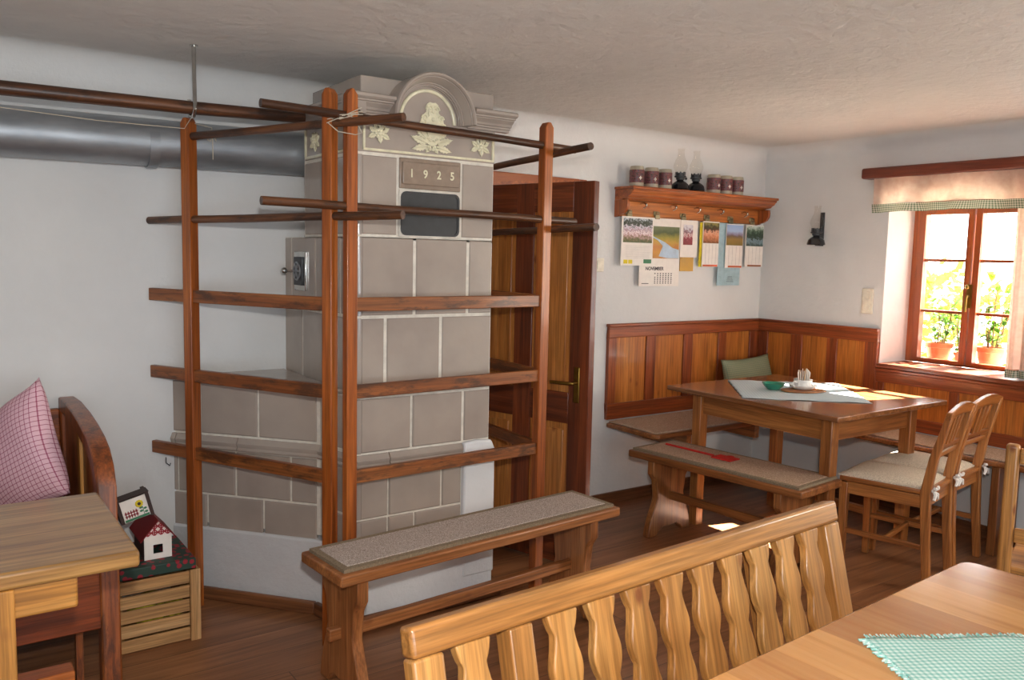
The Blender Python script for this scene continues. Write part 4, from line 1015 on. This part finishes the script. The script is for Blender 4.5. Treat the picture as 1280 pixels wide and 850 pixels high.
# ------------------------------------------------------------------ shelf on the back wall
sh = thing('wall_shelf', 'brown wooden wall shelf with hook board above the hanging calendars', 'shelf', (3.75, YB, 1.62))
sx0_, sx1_ = 3.15, 4.37
SB = lambda x_: Matrix(((0, 0, 1, x_), (-1, 0, 0, YB-.001), (0, 1, 0, 0), (0, 0, 0, 1)))
MB().bb(sx0_-.005, sx1_+.01, YB-.155, YB-.001, 1.778, 1.793, ax=0).build('top_board', 'shelf', sh, bevel=.003)
b = MB()
b.prism([(0, 1.777), (.148, 1.777), (.148, 1.768), (.138, 1.762), (.130, 1.750), (.112, 1.742), (.106, 1.734), (.07, 1.728), (.06, 1.722), (0, 1.722)], sx1_-sx0_-.004, SB(sx0_+.002), ax=2)
b.build('cornice', 'shelf', sh, smooth=30)
for x_ in (sx0_, sx1_-.02):
    b = MB(); b.prism([(0, 1.7215), (.10, 1.7215), (.104, 1.70), (.10, 1.675), (.085, 1.655), (.06, 1.642), (.035, 1.638), (.03, 1.632), (0, 1.628)], .02, SB(x_), ax=1); b.build('bracket', 'shelf', sh, bevel=.002)
MB().bb(sx0_+.0205, sx1_-.0205, YB-.022, YB-.001, 1.632, 1.7215, ax=0).build('hook_board', 'panel', sh, bevel=.003)
for x_, z_ in ((3.328, 1.703), (3.564, 1.702), (3.766, 1.698), (3.97, 1.698), (4.192, 1.692)):
    b = MB(); y_ = YB-.022; b.tube([(x_, y_, z_+.006), (x_, y_-.03, z_+.01), (x_+.003, y_-.045, z_-.002), (x_, y_-.04, z_-.014), (x_, y_-.025, z_-.019)], .0045, 8); b.ell((x_, y_-.048, z_-.002), (.006, .006, .012)); b.build('hook', 'chrome', sh)
for x_ in (3.236, 3.452, 3.668, 3.872, 4.085, 4.288):
    b = MB(); y_ = YB-.022
    b.bb(x_-.022, x_+.022, y_-.006, y_, 1.645, 1.672); b.tube([(x_-.014, y_-.012, 1.66), (x_+.014, y_-.012, 1.66)], .008, 8); b.bb(x_-.018, x_+.018, y_-.016, y_-.006, 1.628, 1.652)
    b.build('clip', 'clip', sh, bevel=.002)
# mugs
def mug(lab, x_, y_, rz):
    r = thing('beer_mug', lab, 'mug', (0, 0, 0), 0)
    R_, Hm = .040, .112
    MB().lathe([(0, 0), (R_-.003, 0), (R_, .006), (R_, Hm*.12), (R_-.001, Hm*.9), (R_-.004, Hm), (R_-.008, Hm), (R_-.008, .01), (0, .01)], n=28).build('body', 'mug', r)
    b = MB(); n = 24; co = []; gs = []; 
    for i in range(n+1):
        a_ = -2.5+5.0*i/n-pi/2
        for j, z_ in enumerate((Hm*.2, Hm*.82)): co.append(((R_+.0012)*cos(a_), (R_+.0012)*sin(a_), z_)); gs.append((i/n*2.4, j, 0))
    b.raw(co, [(2*i, 2*i+2, 2*i+3, 2*i+1) for i in range(n)], gs=gs, off=False); pr_ = b.build('printed_band', 'mugpic', r)
    b = MB(); a_ = -pi/2+.25
    for w_, h_ in ((.005, .02), (.016, .006)):
        b.box((0, 0, 0), (.001, w_, h_), Matrix.Translation(((R_+.0022)*cos(a_), (R_+.0022)*sin(a_), Hm*.42)) @ Matrix.Rotation(a_, 4, 'Z'))
    b.build('cross_emblem', 'paper', pr_)
    b = MB(); b.tube([(0, R_-.002, .085), (0, R_+.022, .09), (0, R_+.034, .07), (0, R_+.03, .035), (0, R_-.002, .025)], .006, 8); b.build('handle', 'mug', r)
    r.matrix_world = TR((x_, y_, 1.7932), rz); r['group'] = 'stoneware mugs on the wall shelf'; return r
mlabs = [(3.235, 'stoneware mug with printed band on the wall shelf, leftmost of all'), (3.347, 'stoneware mug with printed band, middle of the left three on the wall shelf'),
         (3.452, 'stoneware mug with printed band standing just left of the oil lamps'), (3.86, 'stoneware mug with printed band standing just right of the oil lamps'),
         (3.965, 'stoneware mug with printed band, middle of the right three on the wall shelf'), (4.066, 'stoneware mug with printed band at the right end of the row on the wall shelf')]
m0 = mug(mlabs[0][1], mlabs[0][0], 3.415, -.5)
for i, (x_, lb) in enumerate(mlabs[1:]): dup(m0, (x_, 3.415, 1.7932), -.5+.1*(i % 3), lb)
def oil_lamp(lab, loc, sc=1, wall=False):
    r = thing('oil_lamp', lab, 'lamp', (0, 0, 0))
    b = MB(); b.lathe([(0, 0), (.05, 0), (.053, .005), (.05, .016), (.046, .03), (.034, .042), (.02, .05), (.018, .055), (0, .055)], n=28); b.build('font', 'black', r)
    b = MB(); b.lathe([(.02, .055), (.024, .058), (.024, .068), (.034, .071), (.034, .077), (.024, .08), (.026, .094), (.018, .096), (0, .096)], n=20)
    for k in range(8): b.bb(.026, .030, -.004, .004, .07, .1, Matrix.Rotation(k*pi/4, 4, 'Z'))
    b.tube([(.02, 0, .066), (.045, 0, .066)], .002, 6); b.lathe([(0, 0), (.007, 0), (.007, .003), (0, .003)], TR((.047, 0, .066), 0, 0, pi/2), 10); b.build('burner', 'nichem', r)
    b = MB(); b.lathe([(.024, .09), (.03, .105), (.04, .128), (.04, .142), (.03, .165), (.02, .188), (.018, .21), (.02, .232)], n=28)
    bm_ = b.bm
    for f in [f for f in bm_.faces if len(f.verts) > 4]: bm_.faces.remove(f)
    b.build('glass_chimney', 'lampglass', r, smooth=180)
    if not wall:
        b = MB(); b.lathe([(0, -.006), (.052, -.006), (.056, -.001), (.05, -.0002), (0, -.0002)], n=28); b.build('saucer', 'chrome', r)
    r.matrix_world = TR(loc); r['group'] = 'oil lamps on the wall shelf' if not wall else ''
    if wall: del r['group']
    return r
l0 = oil_lamp('black oil lamp with clear glass chimney on the wall shelf, left of the pair', (3.575, 3.415, 1.7995))
dup(l0, (3.705, 3.415, 1.7995), .4, 'black oil lamp with clear glass chimney on the wall shelf, right of the pair')
wl = oil_lamp('small wall-mounted oil lamp with glass chimney between the shelf and the window', (XW-.062, 3.055, 1.505), wall=True)
WM[wl.name] = TR((XW-.062, 3.055, 1.505))
b = MB(); b.bb(XW-.012, XW-.002, 3.045, 3.07, 1.50, 1.70); b.bb(XW-.06, XW-.005, 3.05, 3.062, 1.50, 1.507); b.tube([(XW-.03, 3.055, 1.62), (XW-.012, 3.055, 1.62)], .003, 6)
b.build('wall_bracket', 'nichem', wl)
# ------------------------------------------------------------------ calendars
def panelm(parent, nm, mat, x0, x1, z0, z1, y_, th=.0012):
    b = MB(); co = [(x0, y_, z0), (x1, y_, z0), (x1, y_, z1), (x0, y_, z1), (x0, y_+th, z0), (x1, y_+th, z0), (x1, y_+th, z1), (x0, y_+th, z1)]
    a_ = (x1-x0)/(z1-z0); gs = [(0, 0, 0), (a_, 0, 0), (a_, 1, 0), (0, 1, 0)]*2
    b.raw(co, [(0, 1, 2, 3), (7, 6, 5, 4), (0, 4, 5, 1), (1, 5, 6, 2), (2, 6, 7, 3), (3, 7, 4, 0)], gs=gs, off=False)
    return b.build(nm, mat, parent, smooth=0)
def cal(lab, x0, x1, z0, z1, y_, mat='paper', th=.004, cat='calendar', nm='wall_calendar'):
    r = thing(nm, lab, cat, ((x0+x1)/2, y_, z0)); panelm(r, 'sheet', mat, x0, x1, z0, z1, y_, th); return r
def grid_lines(r, x0, x1, z0, z1, y_, nx, nz, nm='printed_columns'):
    b = MB()
    for i in range(nx): x_ = x0+(x1-x0)*(i+.5)/nx; b.bb(x_-.0008, x_+.0008, y_, y_+.0006, z0, z1)
    for i in range(nz): z_ = z0+(z1-z0)*(i+.5)/nz; b.bb(x0, x1, y_, y_+.0006, z_-.0006, z_+.0006)
    b.build(nm, 'rule', r, smooth=0)
Yc = YB-.040
k2 = cal('large wall calendar with an autumn river landscape photo and NOVEMBER printed below', 3.325, 3.645, 1.245, 1.634, Yc+.006)
panelm(k2, 'landscape_photo', 'meadow', 3.37, 3.635, 1.405, 1.588, Yc+.004)
MB().prism([(.10, .01), (.17, .0), (.262, -.0), (.262, .05), (.21, .06), (.15, .09), (.06, .12), (.02, .135), (.015, .13), (.09, .10), (.13, .07)], .0008, FB(3.372, Yc+.0038, 1.407)).build('river_print', 'river', k2, smooth=0)
text_mesh('NOVEMBER', .028, FB(3.445, Yc+.0052, 1.345), .0003).build('month_lettering', 'ink', k2, smooth=0)
b = MB()
for i in range(7):
    for j in range(6):
        if (j == 1 and i < 1) or j == 0 and False: continue
        x_ = 3.445+i*.022; z_ = 1.318-j*.011; b.bb(x_, x_+.009, Yc+.005, Yc+.0056, z_-.003, z_+.003)
b.bb(3.345, 3.40, Yc+.005, Yc+.0056, 1.258, 1.262); b.build('date_grid', 'ink', k2, smooth=0)
k1 = cal('wall calendar with a photo of a crowd in white shirts, leftmost under the shelf', 3.172, 3.415, 1.362, 1.634, Yc-.004)
panelm(k1, 'crowd_photo', 'crowd', 3.184, 3.405, 1.49, 1.626, Yc-.0055)
grid_lines(k1, 3.205, 3.39, 1.40, 1.475, Yc-.0052, 0, 9)
panelm(k1, 'yellow_logo', 'yell', 3.192, 3.222, 1.372, 1.394, Yc-.0055); panelm(k1, 'yellow_logo', 'yell', 3.228, 3.258, 1.372, 1.394, Yc-.0055)
panelm(k1, 'green_logo', 'greenp', 3.345, 3.405, 1.375, 1.398, Yc-.0055)
k3b = cal('small ochre picture card hanging below the flower calendar', 3.652, 3.765, 1.333, 1.55, Yc+.006, 'ochre', nm='picture_card', cat='card')
k3 = cal('narrow white calendar with a red flower bouquet picture', 3.642, 3.785, 1.415, 1.632, Yc)
panelm(k3, 'flower_picture', 'flowers', 3.664, 3.742, 1.488, 1.606, Yc-.0015)
k4 = cal('narrow calendar with a photo of brown cattle above a ruled page', 3.832, 3.975, 1.362, 1.633, Yc)
panelm(k4, 'photo', 'cows', 3.836, 3.972, 1.503, 1.626, Yc-.0015); grid_lines(k4, 3.845, 3.965, 1.378, 1.498, Yc-.0012, 4, 0); panelm(k4, 'orange_strip', 'orange', 3.84, 3.968, 1.363, 1.374, Yc-.0015)
k4b = cal('yellow and red edged leaflet peeking out left of the cattle calendar', 3.815, 3.85, 1.36, 1.625, Yc+.008, 'yell', nm='leaflet', cat='leaflet')
k5 = cal('pale blue card envelope hanging behind the mountain calendar', 3.985, 4.19, 1.248, 1.628, Yc+.008, 'bluecard', nm='envelope', cat='envelope')
b = MB()
for i in range(4): b.bb(4.10-.02-.004*i, 4.10+.02+.004*i, Yc+.007, Yc+.0078, 1.30-i*.01, 1.303-i*.01)
b.build('printed_lines', 'ink', k5, smooth=0)
k6 = cal('narrow calendar with a mountain photo in front of the blue envelope', 4.038, 4.195, 1.357, 1.625, Yc-.002)
panelm(k6, 'photo', 'mountain', 4.041, 4.192, 1.495, 1.620, Yc-.0035); grid_lines(k6, 4.05, 4.185, 1.375, 1.49, Yc-.0032, 4, 0); panelm(k6, 'orange_strip', 'orange', 4.065, 4.19, 1.359, 1.370, Yc-.0035)
k7 = cal('narrow calendar with a dark forest photo, nearest the room corner', 4.225, 4.395, 1.365, 1.625, Yc)
panelm(k7, 'photo', 'forest', 4.229, 4.391, 1.495, 1.620, Yc-.0015); grid_lines(k7, 4.24, 4.38, 1.38, 1.49, Yc-.0012, 4, 0); panelm(k7, 'brown_strip', 'shelf', 4.25, 4.38, 1.367, 1.377, Yc-.0015)
# ------------------------------------------------------------------ switches
def plate(nm, lab, mat4, h):
    r = thing(nm, lab, 'switch' if 'switch' in nm else 'socket', mat4.translation.to_tuple())
    MB().bb(-.035, .035, -h/2, h/2, 0, .011, mat4).build('cover_plate', 'socket', r, bevel=.004)
    return r
s1 = plate('light_switch', 'cream light switch on the wall beside the open door', FB(3.045, YB-.0005, 1.362), .075)
MB().bb(-.018, .018, -.022, .022, .011, .016, FB(3.045, YB-.0005, 1.362)).build('rocker', 'socket', s1, bevel=.002)
s2 = plate('wall_socket', 'cream double switch and socket on the wall left of the window', FR(XW-.0005, 2.733, 1.187), .145)
MB().bb(-.02, .02, .012, .055, .011, .016, FR(XW-.0005, 2.733, 1.187)).build('rocker', 'socket', s2, bevel=.002)
MB().lathe([(.0, .0115), (.022, .0115), (.022, .014), (.019, .014), (.018, .012), (0, .012)], FR(XW-.0005, 2.733, 1.187) @ Matrix.Translation((0, -.035, 0)), 24).build('socket_face', 'socket', s2)
# ------------------------------------------------------------------ valance, bar, curtain
br = thing('curtain_bar', 'dark red-brown wooden curtain board above the window', 'curtain bar', (XW-.05, 2.0, 1.87))
MB().bb(XW-.10, XW-.001,   .9, 2.765, 1.873, 1.932, ax=1).build('board', 'bar', br, bevel=.012, seg=3)
def wavy(name, mat, y0, y1, z0, z1, amp, n, x_, parent, phase=0, taper=0, x_in=None):
    def fn(u, v):
        y_ = y0+(y1-y0)*u; a_ = amp*(.35+.65*(1-v))
        return (x_+a_*sin(u*n+1.6*sin(u*9)+phase)+a_*.45*sin(u*n*2.3+1), y_+(.012*(1-v)*taper), z0+(z1-z0)*v+.004*sin(u*7+phase)*(1-v))
    b = MB(); b.grid(fn, 160, 10, gs=lambda u, v: (u*abs(y1-y0), v*(z1-z0), 0)); return b.build(name, mat, parent, smooth=180)
va = thing('valance_curtain', 'short linen valance with green checked hem hanging from the curtain board', 'curtain', (XW-.07, 2.0, 1.68))
wavy('linen', 'linen', 2.70, .95, 1.732, 1.873, .03, 36, XW-.075, va)
wavy('checked_hem', 'greencheck', 2.705, .95, 1.685, 1.7318, .034, 36, XW-.0755, va)
cu = thing('side_curtain', 'long white side curtain with checked band at the right edge of the window', 'curtain', (XW-.04, 1.8, .84))
wavy('drape', 'linen', 1.955, 1.68, .89, 1.873, .014, 26, XW-.028, cu)
wavy('checked_hem', 'greencheck', 1.955, 1.68, .848, .889, .016, 26, XW-.028, cu)
# ------------------------------------------------------------------ outside
struct(MB().bb(XW+T, XW+14, -9, 12, -.35, -.3).build('ground', plain('garden_gravel', (214, 206, 190), .9), smooth=0))
struct(MB().bb(XW+T-.03, XW+T+.20, WY0-.2, WY1+.12, WZ0-.03, WZ0+.012).build('trim_5', 'white', smooth=0))
def plant(lab, y_, h, n, seed, r=.075, x_=XW+.43):
    random.seed(seed); z0 = WZ0+.0125
    rt = thing('potted_plant', lab, 'plant', (x_, y_, z0), 0, 'potted plants outside on the window ledge')
    hh = .125*r/.075
    MB().lathe([(0, 0), (r*.72, 0), (r*.95, hh*.78), (r*1.06, hh*.8), (r*1.06, hh), (r*.95, hh), (r*.9, hh*.86), (0, hh*.86)], TR((x_, y_, z0)), 28).build('pot', 'terra', rt)
    MB().lathe([(0, 0), (r*.88, 0), (r*.88, .004), (0, .006)], TR((x_, y_, z0+hh*.865)), 20).build('soil', 'soil', rt)
    st_ = MB(); lf = MB()
    for k in range(n):
        a_ = random.uniform(0, 6.28); sp_ = random.uniform(.02, .09); hk = h*random.uniform(.6, 1)
        b0 = V((x_+cos(a_)*.025, y_+sin(a_)*.025, z0+hh*.85)); b1 = b0+V((cos(a_)*sp_*.5, sin(a_)*sp_, hk)); mid = (b0+b1)/2+V((.0, random.uniform(-.015, .015), 0))
        st_.tube([b0, mid, b1], [.003, .0025, .0015], 5)
        for j in range(11):
            t_ = random.uniform(.12, 1); p_ = b0.lerp(mid, t_*2) if t_ < .5 else mid.lerp(b1, t_*2-1)
            az = random.uniform(0, 6.28); s_ = random.uniform(.018, .036)
            m4 = Matrix.Translation(p_) @ Matrix.Rotation(az, 4, 'Z') @ Matrix.Rotation(random.uniform(-.9, .5), 4, 'Y')
            pts = [(0, 0), (.5, -.35), (1, -.55), (1.6, -.5), (2.1, -.2), (2.15, 0), (2.1, .2), (1.6, .5), (1, .55), (.5, .35)]
            lf.raw([(px*s_*.8, qy*s_*.8, .12*s_*abs(qy)) for px, qy in pts], [tuple(range(10))], m4)
    st_.build('stem', 'stem', rt); lf.build('foliage', 'leaf', rt, smooth=0)
plant('potted green plant in a terracotta pot outside the left casement', 2.53, .34, 9, 3, .072)
plant('potted green plant in a small terracotta pot behind the middle of the window', 2.39, .36, 9, 4, .046)
plant('potted green plant in a terracotta pot outside the right casement', 2.235, .40, 12, 5, .074)
def shrub(lab, c, rr, n, seed):
    random.seed(seed); b = MB()
    for k in range(n):
        v = V((random.gauss(0, 1), random.gauss(0, 1), random.gauss(0, 1))).normalized()*random.uniform(.6, 1)
        p_ = V((c[0]+v.x*rr[0], c[1]+v.y*rr[1], c[2]+v.z*rr[2])); s_ = random.uniform(.05, .1)
        m4 = Matrix.Translation(p_) @ Matrix.Rotation(random.uniform(0, 6.28), 4, 'Z') @ Matrix.Rotation(random.uniform(-1.2, 1.2), 4, 'Y')
        b.raw([(0, -s_*.5, 0), (s_, -s_*.4, .01), (s_*1.6, 0, 0), (s_, s_*.4, .01), (0, s_*.5, 0)], [(0, 1, 2, 3, 4)], m4)
    t_ = thing('garden_shrub', lab, 'shrub', (c[0], c[1], -.3))
    b.build('foliage', 'hedge', t_, smooth=0)
    MB().tube([(c[0], c[1], -.3), (c[0], c[1], c[2])], .03, 8).build('stem', 'stem', t_)
shrub('yellow-green garden shrub seen through the left panes beyond the pots', (7.6, 3.7, .6), (.8, 1.0, .85), 900, 11)
shrub('yellow-green garden shrub seen through the right panes beyond the pots', (9.9, 5.9, .6), (.9, 1.2, .85), 900, 12)
# ------------------------------------------------------------------ light
W = bpy.data.worlds.new('World'); S.world = W; W.use_nodes = True
W.node_tree.nodes['Background'].inputs[0].default_value = (.96, .98, 1.0, 1); W.node_tree.nodes['Background'].inputs[1].default_value = 6.5
def area(name, loc, tgt, sx, sy, e, col):
    l = bpy.data.lights.new(name, 'AREA'); l.shape = 'RECTANGLE'; l.size = sx; l.size_y = sy; l.energy = e; l.color = col
    o = bpy.data.objects.new(name, l); C.objects.link(o); o.location = loc
    o.rotation_euler = (V(tgt)-V(loc)).to_track_quat('-Z', 'Y').to_euler(); return o
sun = bpy.data.lights.new('sun', 'SUN'); sun.energy = 110; sun.angle = radians(.6); sun.color = (1, .93, .82)
so = bpy.data.objects.new('sun', sun); C.objects.link(so); so.location = (8, 2, 6)
so.rotation_euler = V((-.71, .18, -.68)).to_track_quat('-Z', 'Y').to_euler()
p_ = area('window_portal', (XW+T+.02, 2.3, 1.3), (0, 2.3, 1.3), .7, .95, 10, (1, 1, 1)); p_.data.cycles.is_portal = True
area('daylight_front_windows', (.4, YF+.05, 1.25), (.7, 3, 2.0), 2.2, 1.0, 50, (.74, .87, 1.0))
area('daylight_second_window', (XW-.12, .2, 1.35), (1.5, 1.6, 1.7), .9, .95, 36, (1.0, .90, .78))
fl = bpy.data.lights.new('camera_flash', 'AREA'); fl.shape = 'DISK'; fl.size = .06; fl.energy = 25; fl.color = (1, .97, .93)
fo = bpy.data.objects.new('camera_flash', fl); C.objects.link(fo); fo.location = (.02, -.02, 1.56)
fo.rotation_euler = (V((2.2, 3.0, 1.1))-V((0, 0, 1.56))).to_track_quat('-Z', 'Y').to_euler()
# ------------------------------------------------------------------ camera
yaw, pitch, roll, Fp = 6.16041153e-01, 1.00350469e-01, 2.18258704e-02, 1042.05
f_ = V((sin(yaw)*cos(pitch), cos(yaw)*cos(pitch), -sin(pitch))); r_ = V((cos(yaw), -sin(yaw), 0)); u_ = r_.cross(f_)
r2 = r_*cos(roll)+u_*sin(roll); u2 = -r_*sin(roll)+u_*cos(roll)
cam = bpy.data.cameras.new('camera'); cam.sensor_width = 36; cam.lens = Fp/1280*36; cam.clip_start = .02
co = bpy.data.objects.new('camera', cam); C.objects.link(co)
m = Matrix((r2, u2, -f_)).transposed().to_4x4(); m.translation = (0, 0, 1.4); co.matrix_world = m
S.camera = co
S.view_settings.view_transform = 'Standard'; S.view_settings.look = 'None'; S.view_settings.gamma = 1; S.view_settings.exposure = .32
S.view_settings.use_curve_mapping = False
